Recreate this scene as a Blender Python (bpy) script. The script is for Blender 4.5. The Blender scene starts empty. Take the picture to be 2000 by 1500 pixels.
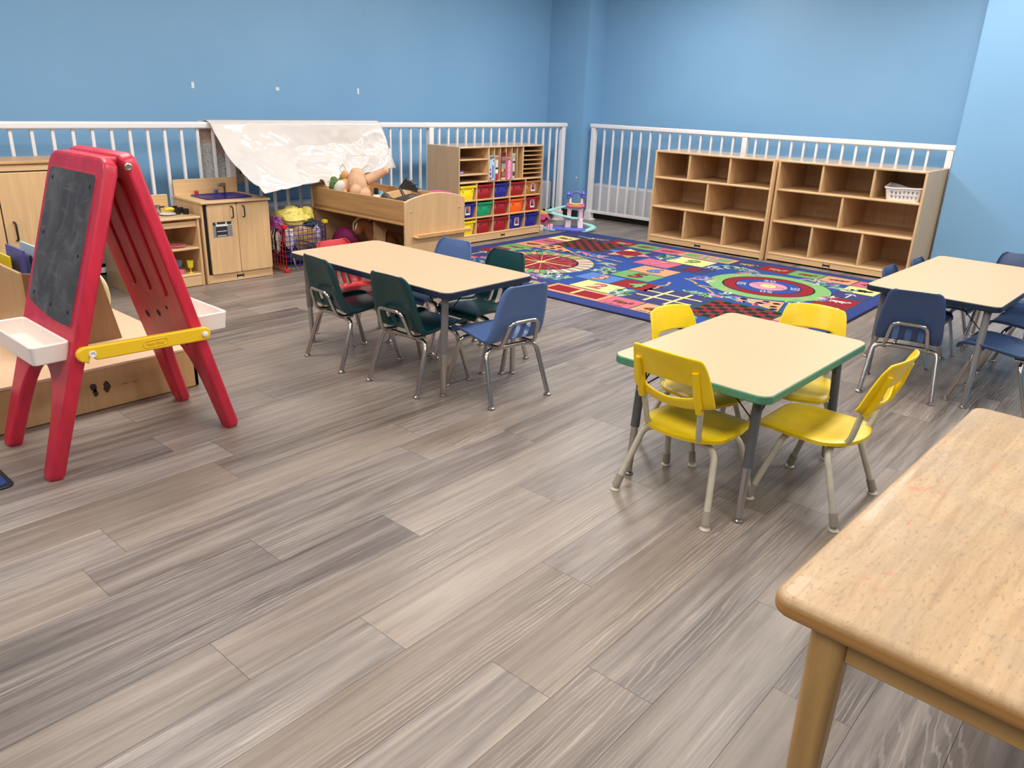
import bpy, bmesh, math, random
from mathutils import Vector, Matrix, noise
random.seed(11)
SC = bpy.context.scene
COL = SC.collection
PI = math.pi

# ------------------------------------------------------------------ helpers
def lin1(c):
    c /= 255.0
    return c / 12.92 if c <= 0.04045 else ((c + 0.055) / 1.055) ** 2.4

def S(r, g, b):
    return (lin1(r), lin1(g), lin1(b), 1.0)

class NT:
    def __init__(s, name):
        s.m = bpy.data.materials.new(name)
        s.m.use_nodes = True
        s.t = s.m.node_tree
        s.b = s.t.nodes['Principled BSDF']
    def n(s, typ, **kw):
        nd = s.t.nodes.new(typ)
        for k, v in kw.items():
            if k.startswith('i_'):
                key = k[2:]
                key = int(key) if key.isdigit() else key.replace('_', ' ')
                nd.inputs[key].default_value = v
            else:
                setattr(nd, k, v)
        return nd
    def l(s, a, b):
        s.t.links.new(a, b)
    def math(s, op, a, b=None, clamp=False):
        nd = s.n('ShaderNodeMath', operation=op)
        nd.use_clamp = clamp
        for i, v in enumerate((a, b)):
            if v is None: continue
            if isinstance(v, (int, float)): nd.inputs[i].default_value = v
            else: s.l(v, nd.inputs[i])
        return nd.outputs[0]
    def mix(s, fac, a, b, mode='MIX'):
        nd = s.n('ShaderNodeMix', data_type='RGBA', blend_type=mode)
        for sock, v in ((nd.inputs[0], fac), (nd.inputs[6], a), (nd.inputs[7], b)):
            if isinstance(v, (int, float)): sock.default_value = v
            elif isinstance(v, tuple): sock.default_value = v
            else: s.l(v, sock)
        return nd.outputs[2]
    def ramp(s, fac, stops):
        nd = s.n('ShaderNodeValToRGB')
        el = nd.color_ramp.elements
        el[0].position, el[0].color = stops[0]
        el[1].position, el[1].color = stops[-1]
        for p, c in stops[1:-1]:
            e = el.new(p); e.color = c
        s.l(fac, nd.inputs[0])
        return nd.outputs[0]
    def coords(s, kind='Object', scale=(1, 1, 1)):
        tc = s.n('ShaderNodeTexCoord')
        mp = s.n('ShaderNodeMapping')
        mp.inputs['Scale'].default_value = scale
        s.l(tc.outputs[kind], mp.inputs[0])
        return mp.outputs[0]
    def noise(s, vec, scale=5, detail=4, rough=.5, dist=0):
        nd = s.n('ShaderNodeTexNoise')
        nd.inputs['Scale'].default_value = scale
        nd.inputs['Detail'].default_value = detail
        nd.inputs['Roughness'].default_value = rough
        nd.inputs['Distortion'].default_value = dist
        s.l(vec, nd.inputs['Vector'])
        return nd.outputs[0]
    def bump(s, h, strength=.2, dist=.002):
        nd = s.n('ShaderNodeBump')
        nd.inputs['Strength'].default_value = strength
        nd.inputs['Distance'].default_value = dist
        s.l(h, nd.inputs['Height'])
        s.l(nd.outputs[0], s.b.inputs['Normal'])

def mat(name, rgb, rough=.5, metal=0.0, var=0.0, vscale=8.0, bump=0.0, bscale=60.0, coat=0.0, spec=.5, stretch=(1, 1, 1), trans=0.0):
    k = NT(name)
    c = S(*rgb)
    k.b.inputs['Roughness'].default_value = rough
    k.b.inputs['Metallic'].default_value = metal
    k.b.inputs['Specular IOR Level'].default_value = spec
    k.b.inputs['Coat Weight'].default_value = coat
    k.b.inputs['Transmission Weight'].default_value = trans
    if var or bump:
        vec = k.coords('Object', stretch)
    if var:
        f = k.noise(vec, vscale, 5)
        lo = tuple(max(0, x * (1 - var)) for x in c[:3]) + (1,)
        hi = tuple(min(1, x * (1 + var)) for x in c[:3]) + (1,)
        k.l(k.ramp(f, [(.3, lo), (.7, hi)]), k.b.inputs['Base Color'])
    else:
        k.b.inputs['Base Color'].default_value = c
    if bump:
        k.bump(k.noise(vec, bscale, 3), bump)
    return k.m

class MB:
    """collects shapes and links them as ONE mesh object"""
    def __init__(s):
        s.v, s.f, s.mi = [], [], []
    def add(s, vs, fs, mi=0):
        o = len(s.v)
        s.v += [Vector(p) for p in vs]
        s.f += [[o + i for i in f] for f in fs]
        s.mi += [mi] * len(fs)
        return o
    def box(s, x0, y0, z0, x1, y1, z1, mi=0):
        vs = [(x, y, z) for z in (z0, z1) for y in (y0, y1) for x in (x0, x1)]
        s.add(vs, [(0, 2, 3, 1), (4, 5, 7, 6), (0, 1, 5, 4), (2, 6, 7, 3), (0, 4, 6, 2), (1, 3, 7, 5)], mi)
    def prism(s, poly, a0, a1, plane='xy', mi=0):
        n = len(poly)
        def P(p, a):
            return {'xy': (p[0], p[1], a), 'xz': (p[0], a, p[1]), 'yz': (a, p[0], p[1])}[plane]
        vs = [P(p, a0) for p in poly] + [P(p, a1) for p in poly]
        fs = [tuple(range(n - 1, -1, -1)), tuple(range(n, 2 * n))]
        fs += [(i, (i + 1) % n, n + (i + 1) % n, n + i) for i in range(n)]
        s.add(vs, fs, mi)
    def flat(s, poly, z, mi=0):
        s.add([(p[0], p[1], z) for p in poly], [tuple(range(len(poly)))], mi)
    def tube(s, pts, r, seg=8, mi=0, closed=False, flat=1.0):
        pts = [Vector(p) for p in pts]
        n = len(pts)
        rs = r if isinstance(r, (list, tuple)) else [r] * n
        T = []
        for i in range(n):
            a = pts[(i - 1) % n] if (closed or i > 0) else pts[i]
            b = pts[(i + 1) % n] if (closed or i < n - 1) else pts[i]
            d = b - a
            T.append(d.normalized() if d.length > 1e-9 else Vector((0, 0, 1)))
        up = Vector((0, 0, 1)) if abs(T[0].z) < .9 else Vector((1, 0, 0))
        nrm = (up - T[0] * up.dot(T[0])).normalized()
        vs = []
        for i in range(n):
            nrm = nrm - T[i] * nrm.dot(T[i])
            nrm.normalize()
            b = T[i].cross(nrm)
            for k in range(seg):
                a = 2 * PI * k / seg
                vs.append(pts[i] + (nrm * math.cos(a) + b * math.sin(a) * flat) * rs[i])
        fs = []
        m = n if closed else n - 1
        for i in range(m):
            for k in range(seg):
                j = (i + 1) % n
                fs.append((i * seg + k, i * seg + (k + 1) % seg, j * seg + (k + 1) % seg, j * seg + k))
        if not closed:
            fs.append(tuple(range(seg - 1, -1, -1)))
            fs.append(tuple((n - 1) * seg + k for k in range(seg)))
        s.add(vs, fs, mi)
    def lathe(s, prof, c=(0, 0, 0), seg=16, mi=0, M=None):
        vs = []
        for r, z in prof:
            for k in range(seg):
                a = 2 * PI * k / seg
                p = Vector((r * math.cos(a), r * math.sin(a), z))
                if M is not None: p = M @ p
                vs.append(p + Vector(c))
        fs = []
        for i in range(len(prof) - 1):
            for k in range(seg):
                fs.append((i * seg + k, i * seg + (k + 1) % seg, (i + 1) * seg + (k + 1) % seg, (i + 1) * seg + k))
        fs.append(tuple(range(seg - 1, -1, -1)))
        fs.append(tuple((len(prof) - 1) * seg + k for k in range(seg)))
        s.add(vs, fs, mi)
    def ball(s, c, rx, ry=None, rz=None, mi=0, M=None, seg=14, rings=8, disp=None):
        ry = rx if ry is None else ry
        rz = rx if rz is None else rz
        vs = []
        for i in range(rings + 1):
            t = PI * i / rings
            for k in range(seg):
                a = 2 * PI * k / seg
                d = Vector((math.sin(t) * math.cos(a), math.sin(t) * math.sin(a), math.cos(t)))
                e = 1.0 if disp is None else disp(d)
                p = Vector((d.x * rx, d.y * ry, d.z * rz)) * e
                if M is not None: p = M @ p
                vs.append(p + Vector(c))
        fs = []
        for i in range(rings):
            for k in range(seg):
                fs.append((i * seg + k, (i + 1) * seg + k, (i + 1) * seg + (k + 1) % seg, i * seg + (k + 1) % seg))
        s.add(vs, fs, mi)
    def grid(s, fn, nu, nv, mi=0, skip=None):
        vs = [fn(i / nu, j / nv) for j in range(nv + 1) for i in range(nu + 1)]
        fs = []
        for j in range(nv):
            for i in range(nu):
                if skip and skip(i, j): continue
                a = j * (nu + 1) + i
                fs.append((a, a + 1, a + nu + 2, a + nu + 1))
        s.add(vs, fs, mi)
    def text(s, txt, size, M, mi=0, depth=0.0, bold=0.0):
        vs, fs = text_geo(txt, size, depth, bold)
        s.add([M @ v for v in vs], fs, mi)
    def build(s, name, m, parent=None, bevel=0, bseg=2, solid=0, sub=0, ang=35, remesh=0, merge=False, shade=True):
        me = bpy.data.meshes.new(name)
        me.from_pydata([tuple(v) for v in s.v], [], s.f)
        ms = m if isinstance(m, (list, tuple)) else [m]
        for x in ms: me.materials.append(x)
        me.polygons.foreach_set('material_index', s.mi)
        bm = bmesh.new(); bm.from_mesh(me)
        if merge: bmesh.ops.remove_doubles(bm, verts=bm.verts, dist=1e-5)
        bmesh.ops.recalc_face_normals(bm, faces=bm.faces)
        bm.to_mesh(me); bm.free()
        if shade:
            me.shade_smooth()
            me.set_sharp_from_angle(angle=math.radians(ang))
        o = bpy.data.objects.new(name, me)
        COL.objects.link(o)
        if parent is not None: o.parent = parent
        if remesh:
            q = o.modifiers.new('Remesh', 'REMESH'); q.mode = 'VOXEL'; q.voxel_size = remesh; q.use_smooth_shade = True
            q = o.modifiers.new('Smooth', 'SMOOTH'); q.iterations = 4
        if solid:
            q = o.modifiers.new('Solidify', 'SOLIDIFY'); q.thickness = solid; q.offset = 0
        if sub:
            q = o.modifiers.new('Subsurf', 'SUBSURF'); q.levels = sub; q.render_levels = sub
            me.shade_smooth()
        if bevel:
            q = o.modifiers.new('Bevel', 'BEVEL'); q.width = bevel; q.segments = bseg; q.limit_method = 'ANGLE'; q.angle_limit = math.radians(40)
            q.harden_normals = False
        return o

_tc = {}
def text_geo(txt, size, depth=0.0, bold=0.0):
    key = (txt, depth, bold)
    if key not in _tc:
        cu = bpy.data.curves.new('t', 'FONT')
        cu.body = txt; cu.align_x = 'CENTER'; cu.align_y = 'CENTER'; cu.size = 1.0; cu.extrude = depth; cu.offset = bold; cu.resolution_u = 3
        ob = bpy.data.objects.new('t', cu); COL.objects.link(ob)
        dg = bpy.context.evaluated_depsgraph_get()
        me = bpy.data.meshes.new_from_object(ob.evaluated_get(dg))
        _tc[key] = ([v.co.copy() for v in me.vertices], [tuple(p.vertices) for p in me.polygons])
        bpy.data.objects.remove(ob); bpy.data.curves.remove(cu); bpy.data.meshes.remove(me)
    vs, fs = _tc[key]
    return [v * size for v in vs], fs

def rrect(x0, y0, x1, y1, r, n=5):
    out = []
    for cx, cy, a0 in ((x1 - r, y1 - r, 0), (x0 + r, y1 - r, 90), (x0 + r, y0 + r, 180), (x1 - r, y0 + r, 270)):
        for i in range(n + 1):
            a = math.radians(a0 + 90 * i / n)
            out.append((cx + r * math.cos(a), cy + r * math.sin(a)))
    return out

def circ(cx, cy, r, n=32, r2=None, a0=0):
    r2 = r if r2 is None else r2
    return [(cx + r * math.cos(a0 + 2 * PI * i / n), cy + r2 * math.sin(a0 + 2 * PI * i / n)) for i in range(n)]

def fillet(pts, r, n=5):
    pts = [Vector(p) for p in pts]
    out = [pts[0]]
    for i in range(1, len(pts) - 1):
        a, b, c = pts[i - 1], pts[i], pts[i + 1]
        u = (a - b); v = (c - b)
        d = min(r, u.length * .48, v.length * .48)
        p0 = b + u.normalized() * d; p1 = b + v.normalized() * d
        for k in range(n + 1):
            t = k / n
            out.append(p0 * (1 - t) ** 2 + b * 2 * t * (1 - t) + p1 * t * t)
    out.append(pts[-1])
    return out

def tag(o, label, cat, group=None, kind=None):
    o['label'] = label; o['category'] = cat
    if group: o['group'] = group
    if kind: o['kind'] = kind
    return o

def struct(o):
    o['kind'] = 'structure'
    return o

def thing(name, label, cat, loc=(0, 0, 0), rz=0.0, group=None, scale=1.0):
    o = bpy.data.objects.new(name, None)
    o.empty_display_size = .05
    COL.objects.link(o)
    o.location = loc; o.rotation_euler = (0, 0, rz); o.scale = (scale,) * 3
    return tag(o, label, cat, group)

def dup(o, parent=None):
    c = o.copy(); COL.objects.link(c)
    if parent is not None: c.parent = parent
    for ch in list(o.children): dup(ch, c)
    return c

def face(fx, fy):
    return math.atan2(-fx, fy)

# ------------------------------------------------------------------ materials
def wood(name, rgb, axis='z', amt=.10, rough=.38, scale=1.0, coat=.15):
    k = NT(name)
    c = S(*rgb)
    sc = {'z': (22, 22, 1.6), 'x': (1.6, 22, 22), 'y': (22, 1.6, 22)}[axis]
    vec = k.coords('Object', tuple(q * scale for q in sc))
    f = k.noise(vec, 1.6, 6, .55, .6)
    f2 = k.noise(k.coords('Object', (1.5, 1.5, 1.5)), 1.3, 2)
    a = tuple(x * (1 - amt) for x in c[:3]) + (1,)
    b = tuple(min(1, x * (1 + amt)) for x in c[:3]) + (1,)
    col = k.ramp(f, [(.32, a), (.68, b)])
    col = k.mix(k.math('MULTIPLY', f2, .16), col, tuple(x * .72 for x in c[:3]) + (1,))
    k.l(col, k.b.inputs['Base Color'])
    k.b.inputs['Roughness'].default_value = rough
    k.b.inputs['Coat Weight'].default_value = coat
    k.b.inputs['Coat Roughness'].default_value = .25
    return k.m

M = {}
M['maple'] = wood('maple_laminate', (216, 178, 130), 'z')
M['maple_x'] = wood('maple_laminate_across', (220, 182, 134), 'x')
M['maple_top'] = wood('maple_laminate_glossy_top', (214, 178, 134), 'x', rough=.2, coat=.5)
M['maple_edge'] = wood('maple_edge', (214, 168, 112), 'x', .14)
M['maple_dark'] = wood('maple_plain_side', (190, 162, 128), 'z')  # darker copy of the maple, shade of the side faces painted in
M['birch'] = wood('birch_ply', (196, 156, 106), 'z', .07)
M['shadedwood'] = wood('easel_shaded_panel', (132, 92, 60), 'z', .12)  # book bin sides: the easel's shadow is put into this darker wood colour
M['oldwood'] = wood('worn_maple', (196, 150, 98), 'x', .16)
M['blackgap'] = mat('black_recess', (14, 13, 13), .8)
M['black'] = mat('black_plastic', (20, 20, 21), .45)
M['white'] = mat('white_powder_coat', (232, 228, 228), .38, bump=.03)
M['cream'] = mat('cream_enamel', (186, 178, 158), .42, var=.10, vscale=30, bump=.05)
M['rubber'] = mat('taupe_rubber', (150, 140, 124), .7)
M['chrome'] = mat('chrome', (196, 190, 184), .20, 1.0, bump=.02, bscale=20)
M['nickel'] = mat('brushed_nickel', (190, 180, 168), .28, 1.0)
M['greymetal'] = mat('grey_enamel', (112, 108, 106), .45)
M['greydark'] = mat('charcoal_enamel', (84, 84, 86), .45)
M['green'] = mat('dark_green_plastic', (8, 58, 60), .30, bump=.06, bscale=300)
M['blue'] = mat('slate_blue_plastic', (84, 110, 158), .36, bump=.06, bscale=300)
M['navy'] = mat('navy_plastic', (56, 76, 114), .36, bump=.06, bscale=300)
M['red'] = mat('red_plastic_chair', (206, 36, 44), .33)
M['yellow'] = mat('yellow_plastic', (244, 204, 4), .33, var=.05, vscale=14, bump=.05, bscale=250)
M['yellowseat'] = mat('yellow_plastic_worn', (218, 184, 8), .36, var=.10, vscale=12, bump=.05, bscale=250)
M['top'] = mat('beige_laminate', (199, 168, 130), .42, var=.02, vscale=200)
M['navyedge'] = mat('navy_edge_band', (22, 34, 56), .42, var=.2, vscale=40)
M['greenedge'] = mat('sage_green_edge_band', (74, 132, 104), .45, var=.14, vscale=40)
M['easelred'] = mat('red_easel_plastic', (198, 36, 60), .40, var=.14, vscale=9, bump=.10, bscale=120, stretch=(3, 3, .6))
M['easelyellow'] = mat('yellow_easel_plastic', (236, 190, 24), .42)
M['traywhite'] = mat('white_tray_plastic', (240, 226, 216), .36)

def wallpaint():
    k = NT('blue_wall_paint')
    vec = k.coords('Object')
    f = k.noise(vec, 1.2, 3)
    k.l(k.ramp(f, [(.3, S(119, 165, 202)), (.7, S(125, 170, 206))]), k.b.inputs['Base Color'])
    k.b.inputs['Roughness'].default_value = .48
    k.bump(k.noise(vec, 240, 2), .08, .0006)
    return k.m
M['wall'] = wallpaint()
M['ceil'] = mat('ceiling_white', (225, 224, 220), .85, var=.03, vscale=60)
M['basebd'] = mat('black_vinyl_cove', (38, 38, 40), .6)
M['heater'] = mat('pale_grey_heater_enamel', (204, 204, 208), .45)

def chalk():
    k = NT('chalkboard')
    v = k.coords('Object', (3, 3, 2))
    f = k.noise(v, 2.2, 6, .6, 1.2)
    g = k.noise(k.coords('Object', (2, 2, 9)), 3, 5, .6, .8)
    c = k.mix(k.ramp(f, [(.45, (0, 0, 0, 1)), (.8, (.55, .55, .55, 1))]), S(62, 60, 62), S(132, 130, 132))
    c = k.mix(k.ramp(g, [(.55, (0, 0, 0, 1)), (.75, (.35, .35, .35, 1))]), c, S(140, 138, 140))
    k.l(c, k.b.inputs['Base Color'])
    k.b.inputs['Roughness'].default_value = .62
    return k.m
M['chalk'] = chalk()

def tabletop_worn():
    k = NT('worn_butcher_table')
    vec = k.coords('Object', (24, 2.0, 24))
    f = k.noise(vec, 2.2, 7, .6, .7)
    base = k.ramp(f, [(.25, S(166, 134, 97)), (.5, S(186, 155, 116)), (.78, S(198, 169, 131))])
    # strip to strip tone
    br = k.n('ShaderNodeTexBrick')
    mp = k.n('ShaderNodeMapping'); mp.inputs['Rotation'].default_value = (0, 0, PI / 2)
    tc = k.n('ShaderNodeTexCoord'); k.l(tc.outputs['Object'], mp.inputs[0]); k.l(mp.outputs[0], br.inputs['Vector'])
    br.inputs['Scale'].default_value = 1; br.inputs['Brick Width'].default_value = .62; br.inputs['Row Height'].default_value = .135
    br.inputs['Mortar Size'].default_value = 0; br.inputs['Color1'].default_value = (.88, .87, .86, 1); br.inputs['Color2'].default_value = (1.04, 1.04, 1.04, 1)
    base = k.mix(1.0, base, br.outputs['Color'], 'MULTIPLY')
    # scratches / dirt specks
    sp = k.noise(k.coords('Object', (60, 18, 60)), 3, 4, .7)
    base = k.mix(k.ramp(sp, [(.56, (0, 0, 0, 1)), (.70, (.6, .6, .6, 1))]), base, S(116, 98, 82))
    pk = k.noise(k.coords('Object', (7, 5, 7)), 2.6, 5, .68, .5)
    base = k.mix(k.ramp(pk, [(.635, (0, 0, 0, 1)), (.71, (.6, .6, .6, 1))]), base, S(214, 96, 84))
    gs = k.noise(k.coords('Object', (5, 3, 5)), 1.4, 3)
    base = k.mix(k.math('MULTIPLY', k.ramp(gs, [(.45, (0, 0, 0, 1)), (.65, (1, 1, 1, 1))]), .35), base, S(150, 136, 120))
    sz = k.n('ShaderNodeSeparateXYZ'); k.l(k.coords('Object'), sz.inputs[0])
    base = k.mix(k.ramp(sz.outputs[2], [(.574, (1, 1, 1, 1)), (.588, (0, 0, 0, 1))]), base, S(176, 126, 66))
    k.l(base, k.b.inputs['Base Color'])
    k.b.inputs['Roughness'].default_value = .34
    k.b.inputs['Coat Weight'].default_value = .05
    k.l(k.ramp(sp, [(.3, (.42,) * 3 + (1,)), (.7, (.6,) * 3 + (1,))]), k.b.inputs['Roughness'])
    return k.m
M['worntop'] = tabletop_worn()
M['wornleg'] = wood('worn_maple_leg', (184, 142, 84), 'z', .18, .35)
M['wornapron'] = wood('worn_maple_apron', (184, 142, 84), 'x', .12, .35)

def floor_mat():
    k = NT('grey_oak_vinyl_planks')
    uv = k.n('ShaderNodeUVMap'); uv.uv_map = 'UVMap'
    at = k.n('ShaderNodeAttribute'); at.attribute_name = 'tone'
    def m(scale):
        mp = k.n('ShaderNodeMapping'); mp.inputs['Scale'].default_value = scale
        k.l(uv.outputs[0], mp.inputs[0]); return mp.outputs[0]
    g1 = k.noise(m((34, 1.6, 1)), 1.0, 8, .62, .5)      # long streaks
    g2 = k.noise(m((9, .9, 1)), 1.0, 4, .55, .8)        # broad bands
    g3 = k.noise(m((220, 9, 1)), 1.0, 4, .6)            # fine pores
    sep = k.n('ShaderNodeSeparateColor'); k.l(at.outputs['Color'], sep.inputs[0])
    t = k.math('ADD', k.math('MULTIPLY', sep.outputs[0], .26), k.math('MULTIPLY', g1, 1.15))
    t = k.math('ADD', t, k.math('MULTIPLY', g2, .55))
    t = k.math('SUBTRACT', t, .48)
    col = k.ramp(t, [(.15, S(62, 55, 52)), (.40, S(104, 95, 90)), (.62, S(133, 123, 117)), (.92, S(166, 153, 140))])
    warm = k.mix(k.math('MULTIPLY', sep.outputs[1], .38), col, S(152, 135, 116))
    # cathedral figure: distorted rings stretched along the plank
    wv = k.n('ShaderNodeTexWave', wave_type='RINGS', rings_direction='SPHERICAL')
    wv.inputs['Scale'].default_value = 6.0; wv.inputs['Distortion'].default_value = 11; wv.inputs['Detail'].default_value = 4; wv.inputs['Detail Scale'].default_value = .9
    k.l(m((4.2, .42, 1)), wv.inputs[0])
    ring = k.ramp(wv.outputs[1], [(.78, (0, 0, 0, 1)), (.97, (1, 1, 1, 1))])
    msk = k.ramp(k.noise(m((3.2, .9, 1)), 1.0, 2), [(.50, (0, 0, 0, 1)), (.62, (1, 1, 1, 1))])
    fac = k.math('MULTIPLY', k.math('MULTIPLY', ring, msk), .38)
    fac = k.math('MULTIPLY', fac, k.math('ADD', g3, .25), True)
    col = k.mix(fac, warm, S(196, 188, 180))
    col = k.mix(k.math('MULTIPLY', k.ramp(g3, [(.60, (0, 0, 0, 1)), (.75, (1, 1, 1, 1))]), .30), col, S(184, 177, 170))
    col = k.mix(k.math('MULTIPLY', k.ramp(g3, [(.26, (1, 1, 1, 1)), (.40, (0, 0, 0, 1))]), .35), col, S(86, 78, 74))
    k.l(col, k.b.inputs['Base Color'])
    k.b.inputs['Roughness'].default_value = .37
    k.b.inputs['Specular IOR Level'].default_value = .42
    k.bump(g3, .10, .0006)
    return k.m
M['floor'] = floor_mat()
# ------------------------------------------------------------------ room shell
def room():
    # planks: one quad each, with a random tone and its own stretch of grain
    RW, PL = .1875, 1.205
    known = {-2.5375: 1.253, -1.975: 1.058, -1.7875: 1.445, -1.6: .727, -1.4125: 1.055, -1.225: 1.606, -1.0375: 1.176, -2.1625: .637, -3.1: 1.774}
    rnd = random.Random(5)
    vs, fs, uv, tone = [], [], [], []
    k0 = -21
    for k in range(k0, 36):
        x0 = -2.35 + (k - 0) * RW
        off = rnd.uniform(0, PL)
        for kx, ky in known.items():
            if abs(kx - x0) < .02: off = ky
        n0 = math.floor((-4.1 - off) / PL)
        y = off + n0 * PL
        while y < 7.92:
            y1 = y + PL
            a, b = max(y, -4.1), min(y1, 7.92)
            if b > a:
                xa, xb = max(x0, -6.1), min(x0 + RW, 4.1)
                if xb > xa:
                    o = len(vs)
                    g = .0005
                    vs += [(xa + g, a + g, 0), (xb - g, a + g, 0), (xb - g, b - g, 0), (xa + g, b - g, 0)]
                    fs.append((o, o + 1, o + 2, o + 3))
                    ou, ov = rnd.uniform(0, 40), rnd.uniform(0, 40)
                    fl = -1 if rnd.random() < .5 else 1
                    uv += [(ou + (xa - x0) * fl, ov), (ou + (xb - x0) * fl, ov), (ou + (xb - x0) * fl, ov + b - a), (ou + (xa - x0) * fl, ov + b - a)]
                    t = (rnd.random(), rnd.random(), 0, 1)
                    tone += [t] * 4
            y = y1
    o = len(vs)
    me = bpy.data.meshes.new('floor')
    vs += [(-5.9, -4.1, -.004), (4.1, -4.1, -.004), (4.1, 7.7, -.004), (-5.9, 7.7, -.004)]
    fs.append((o, o + 1, o + 2, o + 3)); uv += [(0, 0)] * 4; tone += [(0, 0, 0, 1)] * 4
    me.from_pydata(vs, [], fs)
    me.materials.append(M['floor']); me.materials.append(M['blackgap'])
    me.polygons[-1].material_index = 1
    ul = me.uv_layers.new(name='UVMap')
    for i, q in enumerate(uv): ul.data[i].uv = q
    ca = me.color_attributes.new('tone', 'FLOAT_COLOR', 'CORNER')
    for i, q in enumerate(tone): ca.data[i].color = q
    f = bpy.data.objects.new('floor', me); COL.objects.link(f); struct(f)
    def wall(name, *b, m='wall'):
        q = MB(); q.box(*b); return struct(q.build(name, M[m], shade=False))
    wall('wall_left', -6.13, -4.1, -.05, -6.03, 7.96, 2.75)
    wall('wall_back', -6.03, 7.86, -.05, 4.1, 7.96, 2.75)
    wall('wall_corner', -6.028, 7.50, 0, -5.50, 7.859, 2.749)
    wall('wall_right', -1.632, 7.50, 0, 4.0, 7.859, 2.749)
    wall('wall_near', -6.03, -4.2, -.05, 4.1, -4.1, 2.75)
    wall('wall_east', 4.0, -4.1, -.05, 4.1, 7.86, 2.75)
    wall('ceiling', -6.13, -4.2, 2.75, 4.1, 7.96, 2.85, m='ceil')
    wall('baseboard_left', -6.028, -4.09, 0, -6.018, 7.499, .10, m='basebd')
    wall('baseboard_back', -5.499, 7.848, 0, -1.633, 7.858, .10, m='basebd')
    wall('baseboard_corner', -6.017, 7.488, 0, -5.488, 7.499, .10, m='basebd')
    wall('baseboard_right', -1.632, 7.488, 0, 3.99, 7.499, .10, m='basebd')
    # convector covers behind the railings
    def heater(name, label, loc, rz, L, z0, z1, dep):
        t = thing(name, label, 'heater', loc, rz)
        q = MB(); q.prism([(0, z0), (0, z1 - .02), (.02, z1), (dep, z1), (dep, z0)], 0, L, 'yz'); q.build('cover', M['heater'], t, bevel=.004)
        q = MB()
        n = int(L / .61)
        for i in range(1, n + 1): q.box(i * L / (n + 1) - .0015, -.0012, z0, i * L / (n + 1) + .0015, .0005, z1 - .025)
        q.build('seam', M['greymetal'], t)
        q = MB(); q.box(0, .02, 0, L, dep, z0); q.build('plinth', M['blackgap'], t)
        return t
    heater('convector_heater', 'pale grey convector cover along the back wall behind the railing', (-5.48, 7.72, 0), 0, 3.84, .06, .405, .125)
    heater('convector_heater', 'pale grey convector cover along the left wall behind the railing', (-5.88, 1.0, 0), PI / 2, 6.46, .085, .41, .138)
    # little bits of tape and a sticker left on the walls
    for (y, z, w, h, lb) in ((3.139, 1.332, .022, .045, 'upright white tape scrap on left wall, nearest the doll cabinet end'),
                             (3.882, 1.327, .032, .026, 'small squarish white tape scrap on left wall, the middle one'),
                             (4.725, 1.333, .018, .05, 'thin upright white tape scrap on left wall, nearest the corner')):
        if 'doll' in lb: lb = 'upright white tape scrap on left wall, farthest from the corner'
        q = MB(); q.box(-6.0295, y - w / 2, z - h / 2, -6.026, y + w / 2, z + h / 2)
        tag(q.build('tape_scrap', M['white']), lb, 'tape', 'tape scraps on the left wall')
    q = MB(); q.prism(circ(-5.539, .476, .011, 12), 7.496, 7.4995, 'xz')
    tag(q.build('wall_sticker', M['white']), 'tiny white dot stuck low on the blue corner pillar', 'sticker')
room()

# ------------------------------------------------------------------ railings
def railing(label, loc, rz, x0, x1, posts, bal0, step, skip=.06):
    t = thing('railing', label, 'railing', loc, rz)
    q = MB(); q.box(x0, -.03, 1.036, x1, .03, 1.083); q.build('top_rail', M['white'], t, bevel=.012, bseg=3)
    q = MB(); q.box(x0 + .05, -.014, .085, x1 - .03, .014, .118); q.build('bottom_rail', M['white'], t, bevel=.003)
    for p in posts:
        q = MB(); q.box(p - .027, -.027, .012, p + .027, .027, 1.037); o = q.build('post', M['white'], t, bevel=.004)
        q = MB(); q.prism([(-.075, 0), (.075, 0), (.075, .012), (.04, .02), (.029, .11), (-.029, .11), (-.04, .02), (-.075, .012)], -.045, .045, 'xz')
        for v in q.v: v.x += p
        for sx in (-.058, .058):
            for sy in (-.03, .03): q.lathe([(.006, .012), (.006, .018), (.002, .02)], (p + sx, sy, 0), 8)
        q.build('foot_plate', M['white'], o, bevel=.003)
    x = bal0
    n = 0
    while x < x1 - .03:
        if x > x0 + .05 and all(abs(x - p) > skip for p in posts):
            q = MB(); q.box(x - .010, -.010, .117, x + .010, .010, 1.037); q.build('baluster', M['white'], t, bevel=.002)
        x += step
    return t
# along the left wall: local x runs with world Y
railing('white metal railing along the left blue wall', (-5.60, 4.0, 0), PI / 2, -3.2, 3.32, [-2.90, -.845, 1.220, 3.262], .6106 - .1213 * 31, .1213)
railing('white metal railing along the back wall behind the cubbies', (-3.4, 7.595, 0), 0, -2.045, 1.765, [-1.998, -.145, 1.722], -1.852, .1213)

# ------------------------------------------------------------------ case goods
def mark(q, x, y, z, s=1.0):
    """small black maker's badge: two turned posts and a lettered band, on a front at local y"""
    for sx in (-1, 1):
        q.prism([(x + sx * .036 * s - .006 * s, z - .019 * s), (x + sx * .036 * s + .006 * s, z - .019 * s), (x + sx * .036 * s + .003 * s, z - .008 * s), (x + sx * .036 * s + .003 * s, z + .008 * s),
                 (x + sx * .036 * s + .006 * s, z + .019 * s), (x + sx * .036 * s - .006 * s, z + .019 * s), (x + sx * .036 * s - .003 * s, z + .008 * s), (x + sx * .036 * s - .003 * s, z - .008 * s)], y - .0008, y, 'xz')
    q.prism([(x - .034 * s, z - .009 * s), (x + .034 * s, z - .009 * s), (x + .034 * s, z + .007 * s), (x + .018 * s, z + .012 * s), (x, z + .008 * s), (x - .018 * s, z + .012 * s), (x - .034 * s, z + .007 * s)], y - .0008, y, 'xz')

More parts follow.
